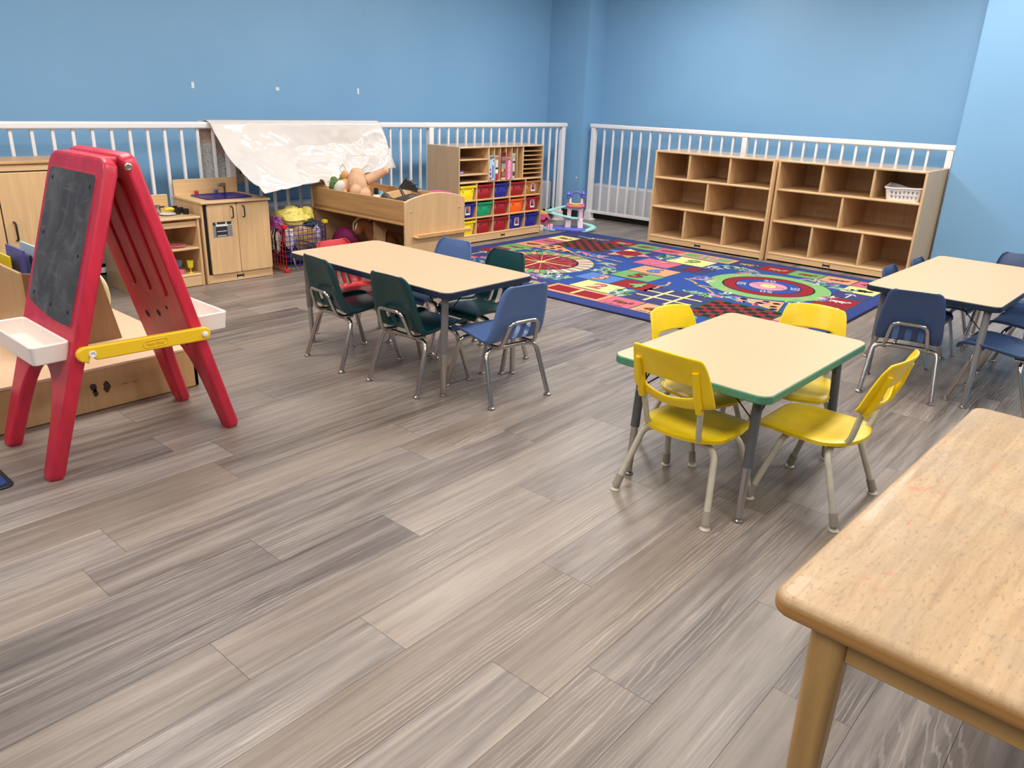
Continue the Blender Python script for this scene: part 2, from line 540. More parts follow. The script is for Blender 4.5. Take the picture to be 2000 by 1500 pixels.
def cubby(label, loc, W, D, tops, mids, bots):
    H, T = .897, .019
    t = thing('cubby_shelf', label, 'shelf', loc, 0, 'open maple cubby shelves')
    for x in (0, W - T):
        q = MB(); q.box(x, 0, 0, x + T, D, H); q.build('side_panel', M['maple'], t, bevel=.004)
    q = MB(); q.box(T, 0, H - T, W - T, D, H); q.build('top_panel', M['maple_top'], t, bevel=.005)
    q = MB(); q.box(T, D - .009, .04, W - T, D - .001, H - T); q.build('back_panel', M['maple'], t)
    zs = [.058, .350, .630]
    for i, z in enumerate(zs):
        q = MB(); q.box(T, .004, z, W - T, D - .009, z + T); q.build('shelf', M['maple_x'], t, bevel=.006, bseg=3)
    for ds, z0, z1 in ((tops, .649, H - T), (mids, .369, .630), (bots, .077, .350)):
        for x in ds:
            q = MB(); q.box(x - .0095, .010, z0, x + .0095, D - .009, z1); q.build('divider', M['maple'], t, bevel=.003)
    q = MB(); q.box(T, .006, .016, W - T, .022, .058); b = q.build('base_panel', M['maple_x'], t)
    q = MB(); mark(q, W * .46, .006, .037, .8); q.build('maker_badge', M['black'], b)
    q = MB(); q.box(T + .01, .03, 0, W - T - .01, .06, .016); q.build('skid', M['blackgap'], t)
    return t
cubby('empty maple cubby shelf on the left, beside the toy castle', (-4.12, 6.855, 0), 1.225, .61, (.377, .796), (.597,), (.387, .806))
cubby('maple cubby shelf on the right, holding a white plastic basket', (-2.882, 6.905, 0), 1.230, .65, (.397, .825), (.604,), (.389, .821))

# white plastic basket on the right cubby
def basket():
    t = thing('plastic_basket', 'white plastic basket with wavy rim on the right cubby shelf', 'basket', (-1.822, 7.045, .6495))
    W0, D0, W1, D1, Hh = .25, .19, .285, .225, .105
    def top(a): return Hh + .012 * math.cos(2 * a + .4) + .006 * math.sin(3 * a)
    prof = rrect(-.5, -.5, .5, .5, .12, 4)
    q = MB()
    NP = 64
    # resample outline
    pts = []
    per = [Vector((x, y, 0)) for x, y in prof]
    L = [0]
    for i in range(len(per)): L.append(L[-1] + (per[(i + 1) % len(per)] - per[i]).length)
    for k in range(NP):
        d = L[-1] * k / NP
        for i in range(len(per)):
            if L[i] <= d <= L[i + 1]:
                u = (d - L[i]) / max(1e-9, L[i + 1] - L[i]); pts.append(per[i].lerp(per[(i + 1) % len(per)], u)); break
    rows = [0, .14, .18, .40, .48, .54, .78, .88, 1.0]
    vs = []
    for r in rows:
        w, d = W0 + (W1 - W0) * r, D0 + (D1 - D0) * r
        for p in pts:
            a = math.atan2(p.y, p.x)
            vs.append((p.x * w, p.y * d, top(a) * r))
    fs = []
    for j in range(len(rows) - 1):
        for i in range(NP):
            slot = j in (2, 5) and i % 2 == 0 and abs(abs(pts[i].x) - .5) > .06 and abs(pts[i].x) < .42
            slot = slot or (j in (2, 5) and i % 2 == 0 and abs(pts[i].y) < .36 and abs(pts[i].x) > .45)
            if not slot: fs.append((j * NP + i, j * NP + (i + 1) % NP, (j + 1) * NP + (i + 1) % NP, (j + 1) * NP + i))
    fs.append(tuple(range(NP - 1, -1, -1)))
    q.add(vs, fs)
    q.build('basket_body', M['white'], t, solid=.003)
    q = MB(); q.tube([(p.x * (W1 + .008), p.y * (D1 + .008), top(math.atan2(p.y, p.x))) for p in pts], .006, 8, closed=True); q.build('rim', M['white'], t)
basket()

# ------------------------------------------------------------------ colour sorting unit on the left wall
BINM = {'yellow': mat('yellow_bin_plastic', (236, 208, 24), .3), 'red': mat('dark_red_bin_plastic', (150, 28, 32), .3), 'blue': mat('navy_bin_plastic', (38, 38, 128), .3),
        'green': mat('green_bin_plastic', (22, 140, 92), .3), 'orange': mat('orange_bin_plastic', (232, 96, 20), .3), 'brown': mat('amber_bin_plastic', (170, 108, 50), .3)}
M['card'] = mat('white_card', (232, 230, 232), .5)
M['card2'] = mat('label_print_brown', (120, 96, 92), .5)
M['card3'] = mat('label_print_navy', (40, 44, 84), .5)
M['card4'] = mat('label_print_rose', (200, 90, 110), .5)
def sorter():
    W, D, H, T = 1.22, .42, .893, .016
    X, Y = -5.125, 5.135
    t = thing('sorting_unit', 'maple paper and bin sorting unit with fifteen colored bins', 'shelf', (X, Y, 0), PI / 2)
    for x in (0, W - T):
        q = MB(); q.box(x, 0, 0, x + T, D, H); q.build('side_panel', M['maple_dark'], t, bevel=.004)
    q = MB(); q.box(T, 0, H - T, W - T, D, H); q.build('top_panel', M['maple_top'], t, bevel=.005)
    q = MB(); q.box(T, D - .008, .03, W - T, D - .001, H - T); q.build('back_panel', M['maple'], t)
    q = MB(); q.box(T, .003, .562, W - T, D - .008, .578); q.build('shelf', M['maple_x'], t, bevel=.005)
    q = MB(); q.box(T, .003, .068, W - T, D - .008, .084); q.build('shelf', M['maple_x'], t, bevel=.005)
    q = MB(); q.box(T, .006, .012, W - T, .020, .068); b = q.build('base_panel', M['maple_x'], t)
    q = MB(); mark(q, W * .52, .006, .040, .75); q.build('maker_badge', M['black'], b)
    cw = (W - 2 * T) / 5
    for i in range(1, 5):
        x = T + cw * i
        q = MB(); q.box(x - .007, .008, .084, x + .007, D - .008, .562); q.build('divider', M['maple'], t, bevel=.002)
    for z in (.238, .402):
        for i in range(5):
            q = MB(); q.box(T + cw * i + .007, .004, z - .008, T + cw * (i + 1) - .007, D - .01, z + .008); q.build('bin_ledge', M['maple_edge'], t, bevel=.005)
    # upper part: two open shelves, six upright slots, seven flat slots
    for x in (.405, .905):
        q = MB(); q.box(x - .008, .004, .578, x + .008, D - .008, H - T); q.build('divider', M['maple'], t, bevel=.003)
    for i in range(1, 6):
        x = .405 + .5 * i / 6
        q = MB(); q.box(x - .004, .008, .578, x + .004, D - .008, H - T); q.build('slot_divider', M['maple'], t)
    for z in (.640, .775):
        q = MB(); q.box(T, .006, z - .006, .397, D - .01, z + .006); q.build('shelf', M['maple_x'], t, bevel=.003)
    for i in range(1, 7):
        z = .578 + (H - T - .578) * i / 7
        q = MB(); q.box(.913, .008, z - .0035, W - T, D - .01, z + .0035); q.build('paper_shelf', M['maple_edge'], t)
    # bins
    plan = [('yellow', 'red', 'blue', 'red', 'brown'), ('blue', 'green', 'red', 'orange', 'red'), ('yellow', 'red', 'red', 'blue', 'blue')]
    rowz = (.4105, .2465, .0845)
    word = {'yellow': 'yellow', 'red': 'dark red', 'blue': 'navy blue', 'green': 'green', 'orange': 'orange', 'brown': 'amber brown'}
    pos = ('leftmost column', 'second column from left', 'middle column', 'fourth column from left', 'rightmost column')
    rown = ('top row', 'middle row', 'bottom row')
    cards = {(0, 4), (1, 0), (1, 4), (2, 3)}
    w0, w1, d, h = .172, .200, .30, .128
    proto = None
    for r in range(3):
        for c in range(5):
            lab = '%s %s bin in the %s, %s of the sorting unit' % (word[plan[r][c]], 'labelled' if (r, c) in cards else 'plain', rown[r], pos[c])
            yw = Y + T + cw * (c + .5)
            b = thing('storage_bin', lab, 'bin', (X - .012, yw, rowz[r]), PI / 2, 'colored bins in the sorting unit')
            q = MB()
            prof0, prof1 = rrect(-w0 / 2, .012, w0 / 2, d - .01, .02, 3), rrect(-w1 / 2, 0, w1 / 2, d, .02, 3)
            n = len(prof0)
            q.add([(x, y, 0) for x, y in prof0] + [(x, y, h) for x, y in prof1], [tuple(range(n - 1, -1, -1))] + [(i, (i + 1) % n, n + (i + 1) % n, n + i) for i in range(n)])
            q.build('bin_body', BINM[plan[r][c]], b, solid=.003)
            q = MB(); q.box(-w1 / 2 - .006, -.008, h - .018, w1 / 2 + .006, .004, h + .004)
            for sx in (-.062, .062):
                q.prism([(sx - .011, h - .05), (sx + .011, h - .05), (sx + .013, h - .016), (sx - .013, h - .016)], -.003, .012, 'xz')
            q.build('rim_lip', BINM[plan[r][c]], b, bevel=.003)
            if (r, c) in cards:
                q = MB()
                q.box(-.03, -.0005, .028, .034, .004, .108)
                q.box(-.024, -.0012, .045, .028, .001, .102, 1); q.box(-.02, -.0018, .05, .002, 0, .075, 2); q.box(.004, -.0018, .062, .024, 0, .096, 3)
                q.build('picture_card', [M['card'], M['card2'], M['card3'], M['card4']], b)
    # board games standing in the slots
    def game(label, i, th, h, col, dep, extra):
        x0 = .405 + .5 * i / 6 + .006
        g = thing('board_game_box', label, 'game box', (X + .004, Y + x0 - .004, .5785), PI / 2, 'board game boxes in the upright slots')
        q = MB(); q.box(0, 0, 0, th, dep, h); q.build('box', mat('game_box_' + str(i) + '_%d' % int(th * 1000), col, .4), g, bevel=.001)
        if extra: extra(g, th, h)
    mm = {}
    def cm(n, c):
        if n not in mm: mm[n] = mat('print_' + n, c, .42)
        return mm[n]
    def patch(name, g, rects):
        q = MB(); ms = []
        for (x0, z0, x1, z1, cn, cc, k) in rects:
            m = cm(cn, cc)
            if m not in ms: ms.append(m)
            q.box(x0, -.0006 - k * .0003, z0, x1, .0004, z1, ms.index(m))
        q.build(name, ms, g)
    R = Matrix.Rotation(PI / 2, 4, 'X')
    def vtext(name, g, s, size, x, z, m):
        q = MB(); q.text(s, size, Matrix.Translation((x, -.0016, z)) @ R @ Matrix.Rotation(PI / 2, 4, 'Z'), bold=.03); q.build(name, m, g, shade=False)
    def blue(g, th, h):
        patch('spine_print', g, [(.002, h - .03, th - .002, h - .002, 'grey', (110, 108, 112), 0), (th * .55, h - .062, th * .92, h - .024, 'white', (235, 235, 235), 1), (th * .63, h - .056, th * .85, h - .03, 'grey', (110, 108, 112), 2),
                                 (.006, .008, th * .4, .03, 'rred', (190, 40, 60), 1), (.006, .05, th * .35, .075, 'purple', (110, 60, 130), 1), (th * .55, .02, th * .8, .14, 'sky', (70, 120, 190), 1), (.006, .09, th * .3, .11, 'rred', (190, 40, 60), 1)])
    def cream(g, th, h):
        patch('spine_print', g, [(.001, .0, th, .06, 'rred', (190, 40, 60), 0), (.001, .07, th - .001, .10, 'white', (235, 235, 235), 0), (.002, .1, th - .002, .118, 'dark', (40, 34, 34), 1), (.001, h - .035, th - .001, h - .004, 'rose', (170, 110, 110), 1)])
    def brown(g, th, h):
        patch('spine_print', g, [(.0005, 0, th - .0005, h, 'dusk', (104, 74, 72), -1), (.001, h - .035, th, h, 'maroon', (96, 20, 24), 0), (.003, h - .075, th - .003, h - .042, 'mauve', (150, 112, 116), 1), (.001, .1, th - .001, .15, 'greyl', (160, 150, 146), 0), (.001, .075, th * .6, .1, 'amber', (238, 160, 40), 1),
                                 (.001, .02, th, .075, 'maroon2', (150, 24, 30), 0), (.008, .03, th - .006, .07, 'mauve', (150, 112, 116), 1), (.001, 0, th, .02, 'crm', (226, 200, 150), 0)])
    def pink(g, th, h):
        vtext('lettering', g, 'Butterfly Bingo', .0305, th * .38, h * .44, cm('white', (235, 235, 235)))
        patch('leaf_print', g, [(.004, h - .030, th * .6, h - .006, 'leaf', (40, 140, 70), 0)]); patch('stripe_print', g, [(th * .72, .012, th * .80, h - .05, 'palepink', (240, 180, 200), 0)])
    def green(g, th, h):
        patch('spine_print', g, [(.001, h - .05, th, h - .01, 'sage', (150, 170, 140), 0), (.001, h - .09, th, h - .07, 'dark', (40, 34, 34), 0), (.001, .03, th, .07, 'dkbrown', (86, 60, 56), 0)])
    game('light blue board game box in the first upright slot', 0, .070, .225, (170, 205, 232), .26, blue)
    game('thin cream and red game box in the second upright slot', 1, .038, .224, (222, 206, 192), .25, cream)
    game('maroon and amber patterned game box in the third upright slot', 2, .060, .255, (120, 84, 80), .25, brown)
    game('pink game box with white lettering in the fourth upright slot', 3, .070, .205, (226, 110, 152), .26, pink)
    game('thin pale green and white game box in the fifth upright slot', 4, .030, .240, (200, 200, 190), .25, green)
    g = thing('card_box', 'small purple box lying in the left open shelf of sorting unit', 'box', (X - .06, Y + .07, .6465), PI / 2)
    q = MB(); q.box(-.035, 0, 0, .06, .07, .032); q.build('box', cm('violet', (70, 50, 130)), g, bevel=.001)
    patch('front_print', g, [(-.025, .004, .0, .018, 'white', (235, 235, 235), 0), (.006, .006, .05, .02, 'lilac', (190, 170, 220), 0)])
sorter()
# ------------------------------------------------------------------ play kitchen
def chandle(q, x, y, z0, z1, r=.0045):
    q.tube(fillet([(x, y, z0), (x, y - .028, z0 + .004), (x, y - .028, z1 - .004), (x, y, z1)], .014), r, 8)

def sink_unit():
    X, Y, W, D = -5.135, 2.646, .512, .43
    t = thing('play_sink', 'maple toy sink cabinet with navy blue basin and a taped oven photo', 'toy kitchen', (X, Y, 0), PI / 2 - .04)
    q = MB(); q.box(0, .014, 0, .016, D, .562); q.box(W - .016, .014, 0, W, D, .562); q.box(.016, D - .01, .02, W - .016, D, .562); q.box(.016, .016, .058, W - .016, D - .01, .07); q.build('cabinet_body', M['maple'], t, bevel=.003)
    q = MB(); q.box(.016, .016, .004, W - .016, .028, .060); b = q.build('base_panel', M['maple_x'], t)
    q = MB(); mark(q, W * .49, .016, .034, .72); q.build('maker_badge', M['black'], b)
    q = MB(); q.box(.0165, .0135, .066, .040, .03, .556); q.box(W - .024, .020, .07, W - .016, .03, .555); q.box(.02, .05, .08, W - .02, .06, .55); q.build('door_gap', M['blackgap'], t)
    for i, (x0, x1) in enumerate(((.036, .2555), (.2585, W - .004))):
        q = MB(); q.prism(rrect(x0, .066, x1, .556, .012, 4), -.002, .014, 'xz'); d = q.build('door', M['maple'], t, bevel=.003)
        hx = x1 - .042 if i == 0 else x0 + .042
        q = MB(); chandle(q, hx, -.002, .458, .538); q.build('handle', M['black'], d)
        if i == 0:
            ms = [M['card'], mat('oven_photo_dark', (44, 44, 48), .4), mat('oven_photo_grey', (128, 130, 134), .4), mat('oven_photo_pale', (196, 198, 202), .4)]
            q = MB(); x, z = .068, .330
            def R(a, b, c, e, m, k): q.box(x + a * .141, -.0032 - .0002 * k, z + b * .106, x + c * .141, -.002, z + e * .106, m)
            R(0, 0, 1, 1, 2, 0); R(.02, .02, .3, .9, 2, 1); R(.0, .74, 1, .98, 3, 1); R(.16, .70, .80, .86, 0, 2); R(.22, .84, .66, .99, 1, 3); R(.74, .8, .98, .99, 1, 3); R(.0, .78, .14, .98, 1, 3)
            R(.14, .04, .74, .70, 1, 3); R(.2, .36, .7, .40, 0, 4); R(.2, .06, .68, .12, 3, 4); R(.76, .05, .99, .66, 2, 3); R(.2, .5, .66, .64, 1, 4)
            q.build('oven_photo', ms, d)
    q = MB(); q.box(-.008, -.014, .562, W + .008, D, .580); q.build('countertop', M['maple_x'], t, bevel=.005, bseg=3)
    q = MB(); q.prism(rrect(.004, .578, W - .02, .690, .012, 4), D - .016, D - .001, 'xz'); q.build('backsplash', M['maple_x'], t, bevel=.003)
    q = MB()
    o = rrect(.085, .065, .43, .355, .03, 4); i1 = rrect(.102, .082, .413, .338, .026, 4); i2 = rrect(.112, .092, .403, .328, .026, 4)
    n = len(o)
    vs = [(a, b, .581) for a, b in o] + [(a, b, .589) for a, b in o] + [(a, b, .589) for a, b in i1] + [(a, b, .5812) for a, b in i2]
    fs = []
    for k in range(3): fs += [(k * n + i, k * n + (i + 1) % n, (k + 1) * n + (i + 1) % n, (k + 1) * n + i) for i in range(n)]
    fs.append(tuple(range(3 * n, 4 * n)))
    q.add(vs, fs); q.build('basin', mat('navy_basin_plastic', (22, 22, 118), .22), t)
    for x, c, nm in ((.155, (176, 34, 34), 'hot'), (.305, (44, 78, 158), 'cold')):
        q = MB(); q.lathe([(.014, .580), (.014, .605), (.0125, .608), (0.004, .608)], (x, .385, 0), 14); k = q.build('tap_knob', mat(nm + '_tap_plastic', c, .4), t)
        k['label'] = 'red tap knob' if nm == 'hot' else 'blue tap knob'
    q = MB(); q.tube([(.375, .385, .581), (.362, .365, .625), (.350, .345, .652)], .009, 8)
    q.box(.300, .325, .636, .358, .350, .660); q.build('faucet', M['nickel'], t, bevel=.003)
sink_unit()

def pos_item(*a): return a
def stove_unit():
    X, Y, W, D = -5.155, 2.125, .505, .40
    t = thing('play_hutch', 'open maple toy kitchen shelf unit left of the sink cabinet', 'toy kitchen', (X, Y, 0), PI / 2)
    q = MB(); q.box(0, 0, 0, .016, D, .47); q.build('side_panel', M['maple_dark'], t, bevel=.003)
    q = MB(); q.box(W - .016, 0, 0, W, D, .47); q.build('side_panel', M['maple'], t, bevel=.003)
    q = MB(); q.box(.016, D - .008, .02, W - .016, D, .47); q.build('back_panel', M['maple'], t)
    q = MB(); q.box(-.008, -.012, .47, W + .008, D, .487); q.build('countertop', M['maple_x'], t, bevel=.005)
    q = MB(); q.box(.016, .012, .415, W - .016, .026, .452); q.build('apron', M['maple_x'], t, bevel=.002)
    for z in (.258, .074):
        q = MB(); q.box(.016, .002, z, W - .016, D - .008, z + .016); q.build('shelf', M['maple_x'], t, bevel=.005)
    q = MB(); q.box(.016, .006, .004, W - .016, .018, .074); q.build('base_panel', M['maple_x'], t)
    q = MB(); q.prism(rrect(.016, .487, W - .02, .596, .010, 3), D - .015, D - .001, 'xz'); q.build('backsplash', M['maple_x'], t, bevel=.003)
    zt, zm, zb = .4872, .2742, .0902
    # things on it
    p = thing('toy_pot', 'small grey metal toy pot on the hutch top', 'pot', (-5.37, 2.432, zt))
    q = MB(); q.lathe([(.036, 0), (.038, .005), (.038, .055), (.042, .058), (.038, .060), (.035, .056), (.034, .006), (.002, .006)], seg=20); q.build('pot_body', M['nickel'], p)
    q = MB(); q.tube(fillet([(0, .036, .046), (0, .062, .050), (.02, .062, .050), (.02, .034, .046)], .01), .003, 6); q.build('handle', M['black'], p)
    q = MB(); q.lathe([(.02, .0), (.045, .004), (.056, .010), (.054, .012), (.04, .007), (.002, .006)], (-5.29, 2.478, zt), 20); tag(q.build('toy_plate', mat('pale_grey_plate', (206, 204, 200), .35)), 'pale grey toy plate on the hutch top beside the banana', 'plate')
    q = MB(); q.tube([(-5.385, 2.50 + .018 * i, zt + .016 + .010 * math.sin(i * .7)) for i in range(6)], [.004, .012, .014, .014, .011, .004], 8); tag(q.build('toy_banana', mat('banana_yellow', (236, 212, 50), .45)), 'yellow toy banana on the hutch top', 'toy food')
    for (x, y, z, lb) in ((-5.43, 2.600, 0, 'black toy cup, farthest back of the four on the hutch'), (-5.30, 2.555, 0, 'black toy cup, leftmost in front of the four on the hutch'), (-5.355, 2.603, 0, 'black toy cup, the middle of the cluster of four on the hutch'), (-5.27, 2.600, 0, 'black toy cup nearest the right end of the hutch')):
        q = MB(); q.lathe([(.018, 0), (.020, .002), (.021, .036), (.018, .036), (.017, .006), (.002, .006)], (x, y, zt), 16); tag(q.build('toy_cup', M['black']), lb, 'cup', 'black toy cups on the hutch')
    q = MB(); q.lathe([(.02, 0), (.05, .004), (.060, .012), (.057, .013), (.045, .008), (.002, .005)], (-5.235, 2.490, zm), 20); tag(q.build('toy_plate', mat('pink_plate', (232, 120, 150), .4)), 'pink toy plate on the middle hutch shelf', 'plate')
    q = MB(); q.ball((-5.26, 2.430, zm + .028), .022, .022, .028, seg=12); tag(q.build('toy_pumpkin', mat('toy_orange', (236, 140, 20), .4), bevel=0), 'small orange toy food piece on the middle hutch shelf', 'toy food')
    def goblet(lb, x, y, c, h, nm):
        g = thing('toy_goblet', lb, 'cup', (x, y, zb), 0, 'toy goblets on the bottom hutch shelf')
        q = MB()
        q.lathe([(.018, 0), (.019, .002), (.004, .010), (.004, .030), (.008, .034), (.019, .042), (.023, h), (.020, h), (.016, .046), (.002, .042)], seg=14); q.build('goblet_body', mat(nm, c, .35, trans=.1), g)
        return g
    goblet('yellow toy goblet on the bottom hutch shelf', -5.195, 2.552, (226, 206, 50), .088, 'yellow_goblet')
    goblet('grey blue toy goblet on the bottom hutch shelf', -5.26, 2.505, (104, 128, 148), .088, 'blue_goblet')
    c = thing('toy_teacup', 'pink toy teacup on the bottom hutch shelf', 'cup', (-5.205, 2.488, zb))
    q = MB(); q.lathe([(.012, 0), (.018, .01), (.021, .03), (.018, .03), (.015, .012), (.002, .006)], seg=14); pm = mat('pink_teacup', (226, 120, 150), .4); q.build('cup_body', pm, c)
    q = MB(); q.tube([(0, .018 + .012 * math.sin(a), .017 + .010 * math.cos(a)) for a in [PI * i / 7 for i in range(8)]], .003, 6); q.build('handle', pm, c)
stove_unit()

def fridge():
    X, Y, W, D, H = -5.15, .86, 1.06, .34, .885
    t = thing('tall_cabinet', 'tall maple toy cabinet with black handles behind the red easel', 'toy kitchen', (X, Y, 0), PI / 2)
    q = MB(); q.box(0, .016, 0, W, D, H - .02); q.build('cabinet_body', M['maple'], t, bevel=.003)
    q = MB(); q.box(-.008, -.006, H - .018, W + .008, D, H); q.build('top_panel', M['oldwood'], t, bevel=.005)
    q = MB(); q.box(.005, .004, H - .055, W - .005, .016, H - .022); q.build('fascia', M['maple_x'], t, bevel=.002)
    q = MB(); q.box(.004, .012, .06, W - .004, .017, H - .055); q.build('door_gap', M['blackgap'], t)
    for x0, x1, hx in ((.006, .585, .535), (.592, W - .006, .640)):
        q = MB(); q.prism(rrect(x0, .065, x1, H - .062, .012, 3), -.002, .014, 'xz'); d = q.build('door', M['maple'], t, bevel=.003)
        q = MB(); chandle(q, hx, -.002, .438, .545, .006); q.build('handle', M['black'], d)
fridge()

# ------------------------------------------------------------------ toy tub stand
def tub():
    X0, Y0, L, D = -5.395, 3.715, 1.148, .61
    t = thing('toy_tub_stand', 'long maple toy tub stand with a curved end panel and book ledge', 'toy storage', (X0, Y0, 0))
    def endp():
        p = [(0, 0), (D, 0), (D, .595)]
        for i in range(1, 13):
            a = i / 13
            p.append((D * (1 - a), .605 + .046 * math.sin(PI * a)))
        p.append((0, .598))
        return p
    for x in (0, L - .018):
        q = MB(); q.prism(endp(), x, x + .018, 'yz'); e = q.build('end_panel', M['maple'], t, bevel=.004)
    q = MB()
    for yy in (.06, .55): q.lathe([(.008, 0), (.008, .002), (.005, .004), (.001, .004)], (L, yy, .525), 10, M=Matrix.Rotation(PI / 2, 4, 'Y'))
    q.build('bolt', M['nickel'], e)
    q = MB(); q.box(L, .07, .340, L + .055, .635, .350); q.box(L + .040, .085, .350, L + .055, .635, .368)
    q.build('book_ledge', M['maple_edge'], t, bevel=.003)
    q = MB(); q.prism([(.010, .462), (.026, .462), (.020, .604), (.004, .604)], .018, L - .018, 'yz'); q.build('front_board', M['oldwood'], t, bevel=.003)
    q = MB(); q.box(.018, -.002, .430, L - .018, .022, .448); q.build('front_rail', M['oldwood'], t, bevel=.006, bseg=3)
    q = MB(); q.box(.018, D - .018, .03, L - .018, D - .004, .600); q.build('back_panel', M['oldwood'], t, bevel=.002)
    q = MB(); q.box(.018, .02, .445, L - .018, D - .018, .458); q.build('tub_floor', M['oldwood'], t)
    q = MB(); q.box(.018, .03, .05, L - .018, D - .018, .066); q.build('bottom_shelf', M['oldwood'], t)
    q = MB(); q.prism([(.024, .458), (D - .02, .458), (D - .02, .596), (.45, .600), (.30, .585), (.15, .548), (.024, .535)], .545, .557, 'yz'); q.build('divider', M['maple'], t, bevel=.002)
tub()

def plushes():
    tan = mat('tan_plush', (206, 164, 130), .9, bump=.5, bscale=180); peach = mat('peach_plush', (222, 160, 104), .9, bump=.5, bscale=180)
    wht = mat('white_plush', (214, 210, 202), .9, bump=.5, bscale=180); grn = mat('green_plush', (84, 116, 56), .9, bump=.5, bscale=160); dkg = mat('dark_green_plush', (34, 54, 34), .9)
    def rot(ax, d): return Matrix.Rotation(math.radians(d), 4, ax)
    b = thing('plush_bear', 'tan plush doll lying upside down on the toy tub', 'plush toy', (-5.08, 3.94, .458))
    q = MB(); q.ball((0, 0, .18), .078, .082, .105, M=rot('Y', -14)); q.ball((.02, .02, .10), .085, .085, .07); q.ball((.05, -.055, .135), .04, .055, .045, M=rot('X', 30)); q.ball((-.01, .02, .265), .06, .06, .035, M=rot('Y', 20))
    q.build('torso', tan, b, remesh=.007)
    q = MB(); q.tube([(.0, .09, .2), (.04, .16, .235), (.085, .21, .275)], [.046, .04, .032], 12); q.ball((.09, .215, .28), .034); q.build('leg', tan, b, remesh=.006)
    q = MB(); q.ball((-.085, -.065, .165), .072, .07, .068); q.ball((-.05, -.10, .118), .045, .03, .028); q.build('head', peach, b, remesh=.006)
    q = MB(); q.ball((-.062, -.07, .245), .030, .028, .045, M=rot('Y', 25)); q.ball((-.095, -.06, .235), .03, .03, .025); q.build('arm', peach, b, remesh=.006)
    q = MB(); q.tube([(-.10, -.06, .24), (-.125, -.07, .29), (-.09, -.06, .325), (-.06, -.06, .29)], .0022, 6); q.build('ribbon', mat('brown_cord', (120, 84, 50), .8), b)
    f = thing('plush_turtle', 'green and white plush toy wedged beside the tan doll on the tub', 'plush toy', (-5.165, 3.825, .458))
    q = MB(); q.ball((-.03, 0, .155), .062, .06, .058); q.ball((-.06, .0, .205), .026, .03, .028); q.ball((.01, .03, .21), .028, .03, .026); q.ball((-.04, 0, .07), .07, .07, .07); q.build('body', grn, f, remesh=.006)
    q = MB(); q.ball((.035, -.015, .15), .034, .055, .066, M=rot('Y', 20)); q.ball((.045, -.045, .10), .024, .03, .03); q.build('face', wht, f, remesh=.006)
    q = MB(); q.ball((.048, -.070, .135), .007, .005, .010); q.ball((.03, -.062, .19), .006, .005, .008); q.build('eye', M['black'], f)
    q = MB()
    q.grid(lambda u, v: Vector((-5.35 + .14 * u, 3.745 + .14 * v, .615 + .05 * math.sin(PI * u) * (1 - .4 * v) + .012 * noise.noise(Vector((u * 5, v * 5, 3))))), 14, 14)
    q2 = q.build('doll_blanket', [mat('cream_red_cloth', (198, 180, 170), .9, var=.3, vscale=12)], solid=.003, sub=1)
    tag(q2, 'cream and reddish doll blanket bunched over the left end of the tub', 'cloth')
    # clothes/doll pieces in the right half
    w = thing('toy_bottle', 'white and blue toy figure with black top in the tub', 'toy', (-4.745, 3.86, .458))
    q = MB(); q.lathe([(.026, 0), (.032, .02), (.032, .10), (.022, .135), (.014, .14)], seg=14); q.build('body', M['white'], w)
    q = MB(); q.lathe([(.017, .135), (.019, .15), (.016, .185), (.002, .190)], seg=12); q.build('cap', M['black'], w)
    q = MB(); q.tube([(.034 * math.cos(a), .034 * math.sin(a), .06 + .05 * abs(math.sin(a * 1.5))) for a in [-PI + i * .3 for i in range(14)]], .005, 6); q.build('band', mat('cobalt_ribbon', (40, 60, 190), .5), w)
    q = MB()
    q.grid(lambda u, v: Vector((-4.70 + .13 * u, 3.80 + .16 * v, .50 + .07 * math.sin(PI * v) + .025 * noise.noise(Vector((u * 4, v * 4, 8))))), 12, 12)
    tag(q.build('doll_dress', mat('purple_doll_cloth', (96, 34, 150), .7), solid=.003, sub=1), 'purple doll dress lying in the right half of the tub', 'cloth')
    q = MB()
    q.grid(lambda u, v: Vector((-4.72 + .13 * u, 3.765 + .09 * v, .505 + .05 * math.sin(PI * v * .8) + .02 * noise.noise(Vector((u * 4, v * 4, 18))))), 12, 12)
    tag(q.build('doll_skirt', mat('pink_doll_cloth', (222, 70, 160), .7), solid=.003, sub=1), 'pink doll skirt at the front of the tub below the purple dress', 'cloth')
    for i, (x, y, z, c, lb) in enumerate(((-4.915, 3.86, .575, (150, 120, 60), 'small golden brown toy piece beside the tan doll in the tub'), (-4.98, 4.10, .585, (70, 150, 190), 'small light blue toy piece at the back of the tub'), (-4.87, 4.25, .60, (220, 160, 130), 'pale pink toy piece along the tub back edge'))):
        q = MB(); q.ball((x, y, z - .03), .03, .024, .03, disp=lambda d: 1 + .25 * noise.noise(d * 2.3 + Vector((i, 0, 0)))); q.box(x - .02, y - .015, .459, x + .02, y + .015, z - .03)
        tag(q.build('toy_piece', mat('toy_piece_%d' % i, c, .5)), lb, 'toy')
    # dragon
    g = thing('toy_dragon', 'dark grey toy dragon with raised spiky wing in the tub', 'toy', (-4.53, 3.93, .458))
    gm = mat('charcoal_dragon', (62, 58, 56), .55, var=.3, vscale=40, bump=.4, bscale=90)
    q = MB(); q.tube([(-.13, -.06, .115), (-.10, -.055, .11), (-.05, -.04, .09), (.02, -.02, .10), (.08, .02, .12), (.14, .07, .125), (.20, .12, .10), (.25, .15, .07)], [.018, .030, .034, .046, .05, .04, .022, .006], 12)
    q.ball((-.115, -.06, .125), .042, .034, .036); q.ball((-.15, -.068, .105), .028, .024, .02)
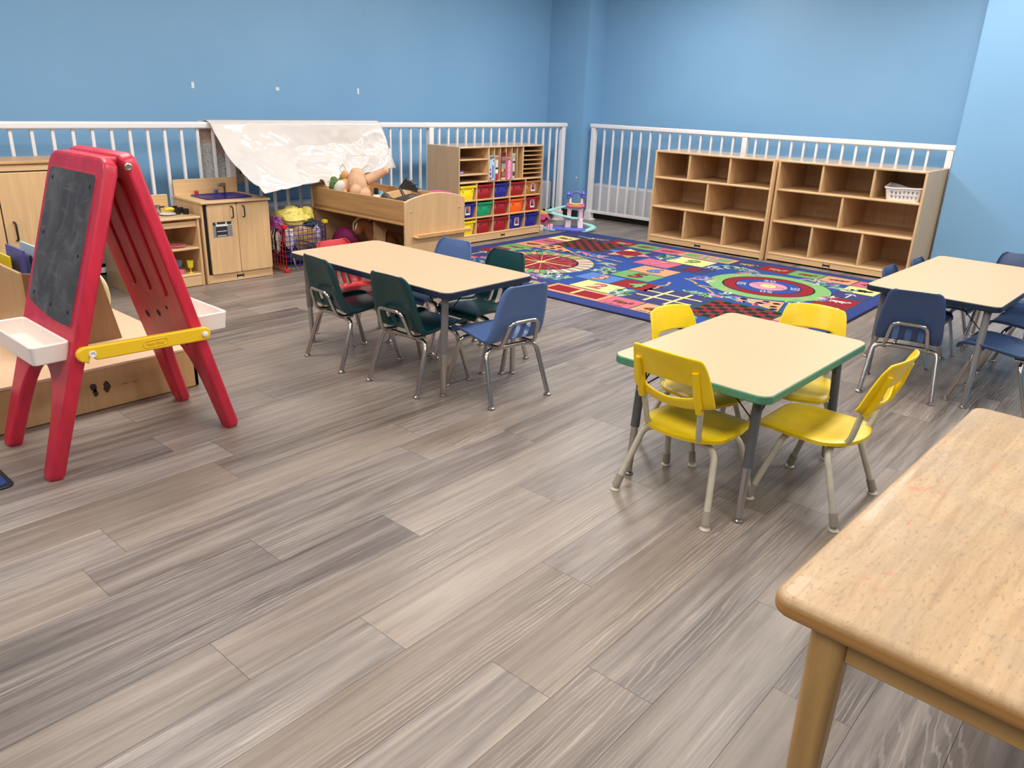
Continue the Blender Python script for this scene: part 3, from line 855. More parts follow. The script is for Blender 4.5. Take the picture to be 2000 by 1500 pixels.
    for s in (-1, 1):
        q.tube([(.03, s * .04 - .02, .10), (.01, s * .06 - .02, .05), (.0, s * .06 - .03, .004)], [.026, .018, .014], 8)
        q.tube([(.12, s * .04 + .04, .10), (.12, s * .07 + .04, .05), (.10, s * .07 + .03, .004)], [.028, .02, .014], 8)
    q.build('body', gm, g, remesh=.006)
    q = MB()
    root = Vector((.04, .0, .13))
    tips = [Vector((.03, .03, .285)), Vector((.07, .06, .265)), Vector((.10, .08, .235)), Vector((.115, .10, .20)), Vector((.11, .10, .165))]
    mid = Vector((-.03, .01, .20))
    q.tube([root, mid, tips[0]], [.014, .012, .003], 8)
    for a in tips[1:]: q.tube([mid, (mid + a) / 2 + Vector((0, 0, .008)), a], [.009, .007, .002], 6)
    for a, b in zip(tips[:-1], tips[1:]): q.add([mid, a * .8 + mid * .2, b * .8 + mid * .2, mid + Vector((.002, .004, 0)), a * .8 + mid * .2 + Vector((.002, .004, 0)), b * .8 + mid * .2 + Vector((.002, .004, 0))], [(0, 1, 2), (5, 4, 3), (1, 4, 5, 2), (0, 3, 4, 1), (2, 5, 3, 0)])
    q.build('wing', gm, g)
    # behind the tub, sitting on nothing visible: pink case on the tub's back rail
    q = MB(); q.box(-4.70, 4.335, 0, -4.52, 4.47, .60)
    tag(q.build('pink_case', mat('hot_pink_plastic', (236, 60, 140), .4), bevel=.02), 'hot pink plastic case standing behind the toy tub', 'case')
    # below: horse and cushion
    h = thing('plush_horse', 'brown plush horse with pale mane on the lower tub shelf', 'plush toy', (-4.84, 3.93, .067))
    br = mat('brown_plush', (132, 74, 38), .9, bump=.5, bscale=160); mane = mat('pale_mane', (206, 170, 130), .9, bump=.6, bscale=200)
    q = MB(); q.ball((.05, .06, .11), .12, .09, .115); q.tube([(.0, .03, .16), (-.04, -.01, .24), (-.06, -.035, .285)], [.085, .068, .05], 12); q.tube([(-.055, -.035, .30), (-.085, -.085, .262), (-.10, -.115, .205)], [.046, .040, .029], 12)
    for s in (-1, 1): q.tube([(-.06 + s * .022, -.03 + s * .016, .325), (-.062 + s * .03, -.032 + s * .022, .355)], [.013, .003], 8)
    for s in (-1, 1): q.tube([(.0 + s * .05, .0, .09), (-.03 + s * .055, -.075, .035)], [.042, .03], 10)
    q.build('body', br, h, remesh=.007)
    q = MB(); q.ball((-.096, -.118, .262), .011, .010, .034, M=rot('X', -18)); q.build('blaze', wht, h)
    q = MB(); q.ball((-.103, -.125, .200), .026, .024, .022); q.build('muzzle', mat('dark_brown_plush', (62, 40, 28), .9), h)
    q = MB()
    rr = random.Random(3)
    for i in range(9):
        s = 1 if i % 2 else -1
        ox, oy = s * (.030 + .010 * rr.random()), s * (.022 + .008 * rr.random())
        q.tube([(-.062, -.05, .338), (-.075 + ox, -.062 + oy, .325), (-.085 + ox * 1.5, -.075 + oy * 1.5, .285), (-.088 + ox * 1.45, -.082 + oy * 1.45, .245 - .03 * rr.random())], [.006, .0075, .0065, .002], 6)
    for i in range(8):
        t0 = i / 8
        q.tube([(-.03 + .10 * t0, .02 + .05 * t0, .325 - .08 * t0), (.01 + .10 * t0, -.03 + .04 * t0, .30 - .09 * t0), (.035 + .10 * t0, -.045 + .03 * t0, .22 - .08 * t0), (.03 + .10 * t0, -.05 + .03 * t0, .165 - .06 * t0)], [.007, .009, .008, .002], 6)
    q.build('mane', mane, h)
    q = MB(); q.tube([(-5.24 + .26 * i / 8, 3.80 + .06 * i / 8, .085 + .14 * math.sin(PI * (.08 + .62 * i / 8))) for i in range(9)], [.02, .05, .075, .09, .095, .085, .065, .04, .012], 14, flat=.75)
    tag(q.build('cushion', mat('magenta_fabric', (128, 14, 78), .7), remesh=.009), 'dark magenta puffy cushion on the lower tub shelf', 'cushion')
    q = MB(); q.tube([(-4.545, 3.80, .0665), (-4.565, 3.80, .18), (-4.575, 3.80, .235)], .004, 6); tag(q.build('thin_wand', mat('pale_pink_stick', (220, 180, 190), .5)), 'thin pale pink stick standing at the right of the plush horse', 'toy')
plushes()

# ------------------------------------------------------------------ wire cube basket with dress-up clothes
def wire_cube():
    x0, x1, y0, y1, H = -5.485, -5.135, 3.285, 3.655, .358
    t = thing('wire_cube', 'red, blue and yellow wire cube full of dress-up clothes', 'basket', (x0, y0, 0))
    W, D = x1 - x0, y1 - y0
    col = {'red': mat('red_wire', (206, 30, 36), .4), 'blue': mat('blue_violet_wire', (58, 50, 130), .4), 'cream': mat('cream_wire', (206, 184, 130), .5), 'yellow': mat('yellow_clip', (240, 206, 40), .4)}
    def panel(P, m, nm, n=9):
        q = MB()
        for i in range(n + 1):
            a = i / n
            q.tube([P(a, 0), P(a, 1)], .0026 if 0 < i < n else .0042, 6); q.tube([P(0, a), P(1, a)], .0026 if 0 < i < n else .0042, 6)
        q.build(nm, m, t)
    panel(lambda a, b: Vector((a * W, 0, .012 + b * (H - .02))), col['red'], 'front_mesh')
    panel(lambda a, b: Vector((W, a * D, .012 + b * (H - .02))), col['blue'], 'side_mesh')
    panel(lambda a, b: Vector((0, a * D, .012 + b * (H - .02))), col['blue'], 'side_mesh')
    panel(lambda a, b: Vector((a * W, D, .012 + b * (H - .02))), col['blue'], 'back_mesh')
    panel(lambda a, b: Vector((a * W, b * D, .010)), col['cream'], 'bottom_mesh')
    for (x, y, z, m) in ((W, 0, 0, 'red'), (W, 0, H - .02, 'red'), (W, D, H - .01, 'yellow'), (0, 0, 0, 'red'), (W, D, 0, 'blue'), (0, D, 0, 'blue'), (0, 0, H - .02, 'red'), (0, D, H - .02, 'yellow')):
        q = MB(); q.box(x - .018, y - .018, z, x + .018, y + .018, z + .026); q.lathe([(.006, 0), (.009, .002), (.006, .004)], (x, y, z + .026), 8); q.build('corner_clip', col[m], t, bevel=.004)
    def heap(name, label, c, rx, ry, rz, colr, seed, amp=.22, m=None, freq=3.2, rough=.75):
        q = MB()
        def dsp(d):
            p = Vector((d.x, d.y, d.z)) * (freq * .55) + Vector((seed * 7.1, seed * 3.3, seed))
            wv = noise.noise(p); w2 = noise.noise(p * 1.7 + Vector((5, 2, 8)))
            r = 1 - abs(math.sin(freq * 1.9 * (d.x * math.cos(seed) + d.y * math.sin(seed) + d.z * .6) + 4.5 * wv))
            r2 = 1 - abs(math.sin(freq * 3.7 * (d.z - d.x * .5) + 5 * w2))
            return .92 + amp * (.9 * wv + .5 * (r ** 1.5 - .5) + .22 * (r2 ** 1.5 - .5))
        q.ball(c, rx, ry, rz, seg=72, rings=46, disp=dsp)
        return tag(q.build(name, m or mat(name + '_%d' % seed, colr, rough, var=.06, vscale=20), ang=180), label, 'clothing', 'dress-up clothes in the wire cube')
    heap('dress_up_cape', 'crumpled pale yellow cloth heaped on top of the wire cube', (-5.33, 3.47, .375), .135, .165, .085, (236, 220, 122), 3, .34, freq=2.6)
    heap('dress_up_cape', 'crumpled yellow cloth sticking up at the right of the wire cube', (-5.30, 3.60, .392), .062, .062, .075, (222, 206, 104), 5, .35)
    heap('dress_up_skirt', 'purple satin cloth hanging over the left of the wire cube', (-5.305, 3.32, .335), .10, .055, .075, (158, 84, 160), 7, .3, rough=.4)
    k = NT('striped_cloth'); wv = k.n('ShaderNodeTexWave'); wv.inputs['Scale'].default_value = 16; wv.inputs['Distortion'].default_value = 3.5; wv.inputs['Detail Scale'].default_value = .6
    k.l(k.coords('Object', (.6, .8, 1)), wv.inputs[0]); k.l(k.ramp(wv.outputs[1], [(.48, S(24, 22, 24)), (.54, S(220, 216, 214))]), k.b.inputs['Base Color']); k.b.inputs['Roughness'].default_value = .8
    heap('striped_shirt', 'black and white striped cloth down the left side of the wire cube', (-5.262, 3.284, .235), .060, .030, .11, None, 9, .25, m=k.m)
    heap('gold_dress', 'gold satin dress bunched against the wire front of the cube', (-5.215, 3.50, .245), .072, .125, .105, (182, 146, 84), 12, .34, freq=2.4, rough=.35)
    heap('white_apron', 'white cloth with straps behind the red wire corner', (-5.185, 3.36, .25), .05, .05, .085, (226, 214, 218), 14, .3)
    heap('lilac_gown', 'pale lilac cloth at the right end of the wire cube', (-5.20, 3.605, .255), .055, .042, .10, (206, 196, 214), 17, .3)
    heap('green_vest', 'dark green shiny cloth tucked under the yellow one in the wire cube', (-5.235, 3.575, .335), .075, .058, .045, (28, 58, 46), 19, .3, rough=.35)
    heap('dark_costume', 'dark navy cloth at the bottom of the wire cube', (-5.30, 3.47, .10), .15, .155, .085, (38, 36, 60), 21, .25)
    q = MB(); q.tube([(-5.146, 3.335, .30), (-5.148, 3.345, .2), (-5.147, 3.352, .12), (-5.149, 3.372, .05), (-5.147, 3.385, .022)], [.008, .009, .010, .009, .004], 8, flat=.4)
    tag(q.build('white_strap', mat('white_ribbon', (226, 222, 226), .6)), 'long white ribbon hanging down inside the wire cube front', 'ribbon')
wire_cube()

# ------------------------------------------------------------------ laminated map draped over the railing
def drape():
    t = thing('laminated_map', 'large glossy laminated map folded over the railing, white back outward', 'map', (-5.60, 3.80, 1.085))
    x0, y0 = -5.60, 3.80
    # front flap: left edge flares far out, right edge hangs closer
    Lft = [(-5.555, 2.945, 1.096), (-5.515, 2.945, 1.099), (-5.470, 2.95, 1.075), (-5.400, 2.955, .985), (-5.318, 2.962, .879), (-5.195, 2.962, .805), (-5.068, 2.962, .741), (-4.95, 2.964, .690), (-4.842, 2.966, .650)]
    Rgt = [(-5.555, 4.52, 1.096), (-5.515, 4.525, 1.099), (-5.485, 4.53, 1.075), (-5.462, 4.535, 1.01), (-5.44, 4.54, .945), (-5.41, 4.54, .885), (-5.375, 4.54, .83), (-5.335, 4.54, .775), (-5.297, 4.54, .725)]
    def at(c, v):
        f = v * (len(c) - 1); i = min(int(f), len(c) - 2); u = f - i
        return Vector(c[i]).lerp(Vector(c[i + 1]), u)
    def fn(u, v):
        p = at(Lft, v).lerp(at(Rgt, v), u)
        w = min(1, max(0, (v - .2) / .3))
        n1 = noise.noise(Vector((u * 4.2, v * 2.2, 1.3))); n2 = noise.noise(Vector((u * 9, v * 4.5, 5.1)))
        cr = (1 - abs(noise.noise(Vector((u * 5 + v * 3, v * 2.5 - u * 2, 9.7))))) ** 6
        cr2 = (1 - abs(noise.noise(Vector((u * 9 - v * 4, v * 6 + u * 3, 4.4))))) ** 8
        d = .020 * n1 + .012 * n2 + .018 * cr + .010 * cr2
        p += Vector((.75, 0, .65)) * d * w
        e = 1.0127 + .05 * math.sin(PI * u) ** .7 * max(0, (v - .25) / .75)
        return Vector((p.x * e - x0, p.y * e - y0, 1.33 - (1.33 - p.z) * e - 1.085))
    k = NT('glossy_white_laminate')
    k.b.inputs['Base Color'].default_value = S(222, 214, 207); k.b.inputs['Roughness'].default_value = .09; k.b.inputs['Coat Weight'].default_value = .6; k.b.inputs['Coat Roughness'].default_value = .06
    v = k.coords('Object'); k.bump(k.noise(v, 4.5, 1, .4, 1.2), .30, .03)
    q = MB(); q.grid(fn, 90, 56); q.build('white_back', k.m, t, solid=.0012, ang=180)
    # flap behind the railing with the printed side showing
    k2 = NT('printed_map')
    vv = k2.coords('Object', (1, 1, 1))
    vo = k2.n('ShaderNodeTexVoronoi', feature='DISTANCE_TO_EDGE'); vo.inputs['Scale'].default_value = 22
    nz = k2.n('ShaderNodeTexNoise'); nz.inputs['Scale'].default_value = 9; k2.l(vv, nz.inputs['Vector'])
    mx = k2.n('ShaderNodeVectorMath', operation='ADD'); sc = k2.n('ShaderNodeVectorMath', operation='SCALE'); sc.inputs['Scale'].default_value = .16
    k2.l(nz.outputs[1], sc.inputs[0]); k2.l(vv, mx.inputs[0]); k2.l(sc.outputs[0], mx.inputs[1]); k2.l(mx.outputs[0], vo.inputs['Vector'])
    vc = k2.n('ShaderNodeTexVoronoi'); vc.inputs['Scale'].default_value = 3.0; k2.l(vv, vc.inputs['Vector'])
    tint = k2.mix(k2.math('LESS_THAN', k2.noise(vv, 3.5, 1), .5), S(196, 196, 192), S(206, 178, 160))
    k2.l(k2.mix(k2.math('LESS_THAN', vo.outputs['Distance'], .016), tint, S(84, 78, 78)), k2.b.inputs['Base Color'])
    k2.b.inputs['Roughness'].default_value = .3
    q = MB(); q.grid(lambda u, v: Vector((-.048 - .012 * math.sin(PI * v) + .004 * noise.noise(Vector((u * 5, v * 3, 2))) + (.023 if v > .98 else 0), -.86 + 1.64 * u, -.46 + .464 * v)), 40, 14)
    q.build('printed_side', k2.m, t, solid=.0012, ang=180)
drape()
# ------------------------------------------------------------------ shell chairs with chrome frames
SHELL = [(.190, .266, .126), (.189, .288, .138), (.168, .298, .150), (.08, .297, .158), (-.02, .287, .158), (-.082, .277, .156), (-.116, .284, .155), (-.134, .304, .154), (-.150, .340, .152),
         (-.161, .374, .149), (-.173, .42, .144), (-.189, .48, .136), (-.201, .53, .126), (-.207, .556, .112), (-.208, .563, .09)]
UB = [-1, -.96, -.82, -.62, -.46, -.30, -.08, .08, .30, .46, .62, .82, .96, 1]
def glide(parent, x, y, m=None):
    q = MB(); q.lathe([(.015, 0), (.0185, .003), (.017, .008), (.008, .013), (.006, .018)], (x, y, 0), 14)
    return q.build('foot_glide', m or M['nickel'], parent)

def shell_chair(name, label, m, group, loc, rz, scale=1.0):
    t = thing(name, label, 'chair', loc, rz, group, scale)
    q = MB()
    vs = []
    for j, (y, z, w) in enumerate(SHELL):
        a = SHELL[max(0, j - 1)]; b = SHELL[min(len(SHELL) - 1, j + 1)]
        d = Vector((b[0] - a[0], b[1] - a[1])).normalized()
        nrm = Vector((d.y, -d.x))            # underside / rear side
        for u in UB:
            off = .009 * (1 - u * u) * (1 if 2 < j < 13 else .3)
            if abs(u) > .99: off += .023 if 1 < j < 13 else .010
            elif abs(u) > .9: off += .004
            vs.append(Vector((u * w, y, z)) + Vector((0, nrm.x, nrm.y)) * (-off if False else off))
    nu = len(UB)
    fs = []
    for j in range(len(SHELL) - 1):
        for i in range(nu - 1):
            if j in (6, 7, 8) and i in (4, 6, 8): continue
            a = j * nu + i
            fs.append((a, a + 1, a + nu + 1, a + nu))
    # seat and backrest meet at the bend
    def part(nm, sel):
        qq = MB(); qq.add(vs, [f for f in fs if sel(f[0] // nu)])
        me = qq.build(nm, m, t, solid=.0075, sub=2)
        bm = bmesh.new(); bm.from_mesh(me.data)
        bmesh.ops.delete(bm, geom=[v for v in bm.verts if not v.link_faces], context='VERTS'); bm.to_mesh(me.data); bm.free()
        return me
    part('seat_shell', lambda j: True)
    for sx in (-1, 1):
        for fy, by, bz in ((-.180, -.098, .246), (.178, .102, .262)):
            f = Vector((sx * .167, fy, .015)); b = Vector((sx * .148, by, bz)); c = Vector((sx * .07, by * .92, bz + .006))
            q = MB(); q.tube(fillet([f, b, c], .05, 6), .0115, 12); l = q.build('leg', M['chrome'], t)
            glide(l, sx * .168, fy)
    for by, bz in ((-.098, .246), (.102, .262)):
        q = MB(); q.tube([(-.075, by * .92, bz + .006), (.075, by * .92, bz + .006)], .0113, 12); q.build('crossbar', M['chrome'], t)
    q = MB(); q.tube(fillet([(-.098, -.06, .262), (-.098, -.148, .268), (-.078, -.190, .393), (.078, -.190, .393), (.098, -.148, .268), (.098, -.06, .262)], .034, 7), .0092, 12)
    q.build('back_frame', M['chrome'], t)
    return t

# ------------------------------------------------------------------ yellow two-piece chairs on cream legs
def yellow_chair(label, loc, rz):
    t = thing('yellow_chair', label, 'chair', loc, rz, 'yellow chairs at the square table')
    # seat
    out = []
    for i in range(25):
        a = PI + PI * i / 24
        out.append((.158 * math.cos(a), -.045 + .105 * math.sin(a)))
    out += [(.160, .05), (.150, .13), (.135, .175), (.115, .192), (0, .200), (-.115, .192), (-.135, .175), (-.150, .13), (-.160, .05)]
    q = MB()
    n = len(out)
    def zt(x, y): return .283 + .010 * max(0, (-y) / .15) ** 2 + .006 * (x / .16) ** 2 - .012 * max(0, (y - .12) / .08) ** 2 - .004 * math.exp(-(y / .07) ** 2)
    rings = [1.0, .93, .75, .5, .25]
    vs = []
    for k, s in enumerate([1.0] + rings):
        for (x, y) in out:
            X, Yc = x * s, (y - .03) * s + .03
            vs.append((X, Yc, zt(X, Yc) - (.016 if k == 0 else (.004 if k == 1 else 0))))
    fs = []
    for k in range(len(rings)):
        fs += [(k * n + i, k * n + (i + 1) % n, (k + 1) * n + (i + 1) % n, (k + 1) * n + i) for i in range(n)]
    fs.append(tuple(len(rings) * n + i for i in range(n)))
    vs2 = [(x * .97, (y - .03) * .97 + .03, zt(x, y) - .018) for x, y in out]
    o = len(vs); vs += vs2
    fs += [(i, o + i, o + (i + 1) % n, (i + 1) % n) for i in range(n)]; fs.append(tuple(range(o + n - 1, o - 1, -1)))
    q.add(vs, fs); q.build('seat', M['yellowseat'], t, ang=50)
    # backrest with arched hand slot
    US = [-1, -.94, -.78, -.62, -.50, -.16, .16, .50, .62, .78, .94, 1]
    VS = [0, .05, .19, .26, .46, .52, .62, .78, .94, 1.0]
    q = MB(); vs = []
    for v in VS:
        for u in US:
            w = .160 - .028 * v ** 1.6
            if v > .97: w -= .005
            if v < .03: w -= .03
            x = u * w
            sag = .022 * (1 - u * u)
            z = .395 + .205 * v + (.016 * (u * u) * (1 if v < .1 else 0)) - (.010 * u * u if v > .9 else 0)
            y = -.145 - .058 * v - .018 * v * v - sag + .012 * u * u
            if .18 < v < .28: z -= .018 * (1 - (u / .6) ** 2) if abs(u) < .6 else 0
            if .44 < v < .52: z += .004 * (1 - (u / .6) ** 2) if abs(u) < .6 else 0
            vs.append((x, y, z))
    nu = len(US); fs = []
    for j in range(len(VS) - 1):
        for i in range(nu - 1):
            if 3 <= j <= 3 and 3 <= i <= 7: continue
            a = j * nu + i; fs.append((a, a + 1, a + nu + 1, a + nu))
    q.add(vs, fs); b = q.build('backrest', M['yellow'], t, solid=.009, sub=2)
    for sx in (-1, 1): q = MB(); q.tube([(sx * .112, -.158, .397), (sx * .110, -.186, .47), (sx * .108, -.206, .545)], [.0125, .0125, .011], 12); q.build('post_sleeve', M['yellow'], b); q = MB()
    q = MB()
    for sx in (-1, 1): q.lathe([(.004, 0), (.004, .002), (.001, .003)], (sx * .128, -.166, .413), 8, M=Matrix.Rotation(PI / 2, 4, 'X'))
    q.build('screw', M['nickel'], b)
    # cream frame
    for sx in (-1, 1):
        q = MB(); q.tube(fillet([(sx * .085, .02, .262), (sx * .100, -.120, .262), (sx * .112, -.150, .41)], .06, 7), .0105, 12); q.build('back_post', M['cream'], t)
        for fy, by, bz, fx in ((-.158, -.072, .250, .188), (.158, .085, .252, .180)):
            f = Vector((sx * fx, fy, .012)); k = Vector((sx * .142, by, bz)); c = Vector((sx * .05, by * .92, bz + .006))
            q = MB(); q.tube(fillet([f, k, c], .055, 7), .0115, 12); l = q.build('leg', M['cream'], t)
            d = (k - f).normalized()
            q = MB(); q.tube([f + d * .004, f + d * .05], [.0155, .014], 14); q.build('rubber_boot', M['rubber'], l)
            q = MB(); q.lathe([(.018, 0), (.019, .003), (.015, .007), (.008, .010), (.007, .016)], (f.x, f.y, 0), 14); q.build('foot_glide', M['cream'], l)
    for by, bz in ((-.072, .250), (.085, .252)):
        q = MB(); q.tube([(-.055, by * .92, bz + .006), (.055, by * .92, bz + .006)], .0113, 12); q.build('crossbar', M['cream'], t)
    return t

# ------------------------------------------------------------------ activity tables
def table(name, label, loc, rz, W, L, H, edge, legm, feet, tops, rad=.045, split=.42):
    t = thing(name, label, 'table', loc, rz)
    q = MB(); q.prism(rrect(-W / 2, -L / 2, W / 2, L / 2, rad, 8), H - .030, H - .001); q.build('edge_band', M[edge], t, bevel=.004)
    q = MB(); q.prism(rrect(-W / 2 + .0035, -L / 2 + .0035, W / 2 - .0035, L / 2 - .0035, rad - .003, 8), H - .004, H); q.build('tabletop', M['top'], t, bevel=.0012)
    for (fx, fy), (tx, ty) in zip(feet, tops):
        f = Vector((fx, fy, .016)); k = Vector((tx, ty, H - .029))
        m = f.lerp(k, split)
        q = MB(); q.tube([m - (k - f) * .01, k], .0168, 16); l = q.build('leg', M[legm], t)
        q = MB(); q.tube([f, m], .0134, 16); q.build('leg_insert', M['chrome'], l); glide(l, fx, fy)
        q = MB()
        for dx, dy in ((-.12 * (1 if tx > 0 else -1), 0), (0, -.12 * (1 if ty > 0 else -1))):
            q.tube([f.lerp(k, .76), Vector((tx + dx, ty + dy, H - .031))], .0028, 6)
        q.build('brace', M['black'], l)
    return t

def seating():
    table('activity_table', 'rectangular beige table with navy edge on grey legs, left of the rug', (-2.980, 2.610, 0), -.004, 1.225, .605, .512, 'navyedge', 'greymetal',
          [(.545, -.255), (-.555, -.212), (.555, .222), (-.530, .247)], [(.545, -.245), (-.545, -.235), (.545, .235), (-.545, .245)])
    table('activity_table', 'square beige table with sage green edge among yellow chairs', (-1.137, 2.682, 0), -.02, .60, .90, .477, 'greenedge', 'greydark',
          [(.246, -.410), (-.222, -.386), (.255, .352), (-.230, .365)], [(.225, -.345), (-.225, -.345), (.225, .345), (-.225, .345)])
    table('activity_table', 'rectangular beige table with dark navy edge among navy chairs at right', (-.848, 4.800, 0), -.035, .625, 1.29, .490, 'navyedge', 'greymetal',
          [(.275, -.725), (-.235, -.575), (.265, .60), (-.265, .60)], [(.255, -.60), (-.24, -.545), (.25, .56), (-.25, .56)])
    G1 = 'shell chairs at the rectangular table by the easel'
    g = shell_chair('shell_chair', 'dark green chair on the near long side of the table, closer to the easel', M['green'], G1, (-3.170, 2.400, 0), face(.085, 1))
    def place(src, label, group, x, y, fx, fy, s=1.0):
        c = dup(src); c.location = (x, y, 0); c.rotation_euler = (0, 0, face(fx, fy)); c.scale = (s,) * 3
        c['label'] = label; c['group'] = group
        return c
    place(g, 'dark green chair on the near long side, beside the slate blue end chair', G1, -2.672, 2.420, -.03, 1)
    place(g, 'dark green chair across the table on the rug side', G1, -2.695, 2.885, .02, -1)
    b = shell_chair('shell_chair', 'slate blue chair pulled out at the right end of the table', M['blue'], G1, (-2.312, 2.592, 0), face(-.984, .179))
    place(b, 'slate blue chair across the table, in front of the maple tub stand', G1, -3.10, 2.90, .05, -1)
    shell_chair('shell_chair', 'red chair tucked under the left end of the table by the wire cube', M['red'], G1, (-3.500, 2.672, 0), face(1, .02), .93)
    G2 = 'navy shell chairs at the right table'
    n = shell_chair('shell_chair', 'navy chair with its back to the camera at the right table', M['navy'], G2, (-.918, 4.117, 0), face(-.22, 1), .97)
    place(n, 'navy chair tucked in on the left side of the right table, nearer the camera', G2, -1.045, 4.70, 1, -.03, .90)
    place(n, 'navy chair tucked in on the left side of the right table, nearer the cubbies', G2, -1.005, 5.11, 1, -.03, .90)
    place(n, 'navy chair on the right side of the right table, nearer the camera', G2, -.505, 4.275, -1, .08, .97)
    place(n, 'navy chair on the right side of the right table, second from the camera', G2, -.490, 4.86, -1, .05, .97)
    place(n, 'navy chair at the far end of the right table by the blue wall', G2, -.700, 5.40, .05, -1, .97)
    y = yellow_chair('yellow chair with its back to the camera at the square table', (-1.134, 2.306, 0), face(.06, 1))
    GY = 'yellow chairs at the square table'
    place(y, 'yellow chair on the right side of the square table, by the worn wooden table', GY, -.790, 2.632, -1, .02)
    place(y, 'yellow chair on the left side of the square table, facing right', GY, -1.335, 2.730, 1, -.20, .91)
    place(y, 'yellow chair at the far side of the square table, in front of the rug', GY, -1.060, 3.085, .23, -.97, .91)
seating()

# ------------------------------------------------------------------ worn wooden table in the foreground
def worn_table():
    H, W, L = .590, .78, 1.225
    t = thing('wooden_table', 'large worn maple table with pink crayon marks in the foreground', 'table', (-.361, 1.090, 0), math.radians(-2.2))
    q = MB(); q.prism(rrect(0, 0, W, L, .035, 8), H - .040, H); q.build('tabletop', M['worntop'], t, bevel=.015, bseg=5)
    for (x, y) in ((.087, .075), (W - .087, .075), (.087, L - .075), (W - .087, L - .075)):
        q = MB()
        def sec(s): return rrect(x - s, y - s, x + s, y + s, s * .55, 4)
        a, b, c = sec(.030), sec(.029), sec(.022)
        n = len(a)
        vs = [(p[0], p[1], H - .041) for p in a] + [(p[0], p[1], H - .13) for p in b] + [(p[0], p[1], 0) for p in c]
        fs = [tuple(range(n - 1, -1, -1)), tuple(range(2 * n, 3 * n))]
        for k in range(2): fs += [(k * n + i, k * n + (i + 1) % n, (k + 1) * n + (i + 1) % n, (k + 1) * n + i) for i in range(n)]
        q.add(vs, fs); q.build('leg', M['wornleg'], t)
    for (x0, y0, x1, y1) in ((.116, .062, W - .116, .082), (.116, L - .082, W - .116, L - .062), (.062, .104, .082, L - .104), (W - .082, .104, W - .062, L - .104)):
        q = MB(); q.box(x0, y0, H - .110, x1, y1, H - .041); q.build('apron', M['wornapron'], t, bevel=.002)
worn_table()

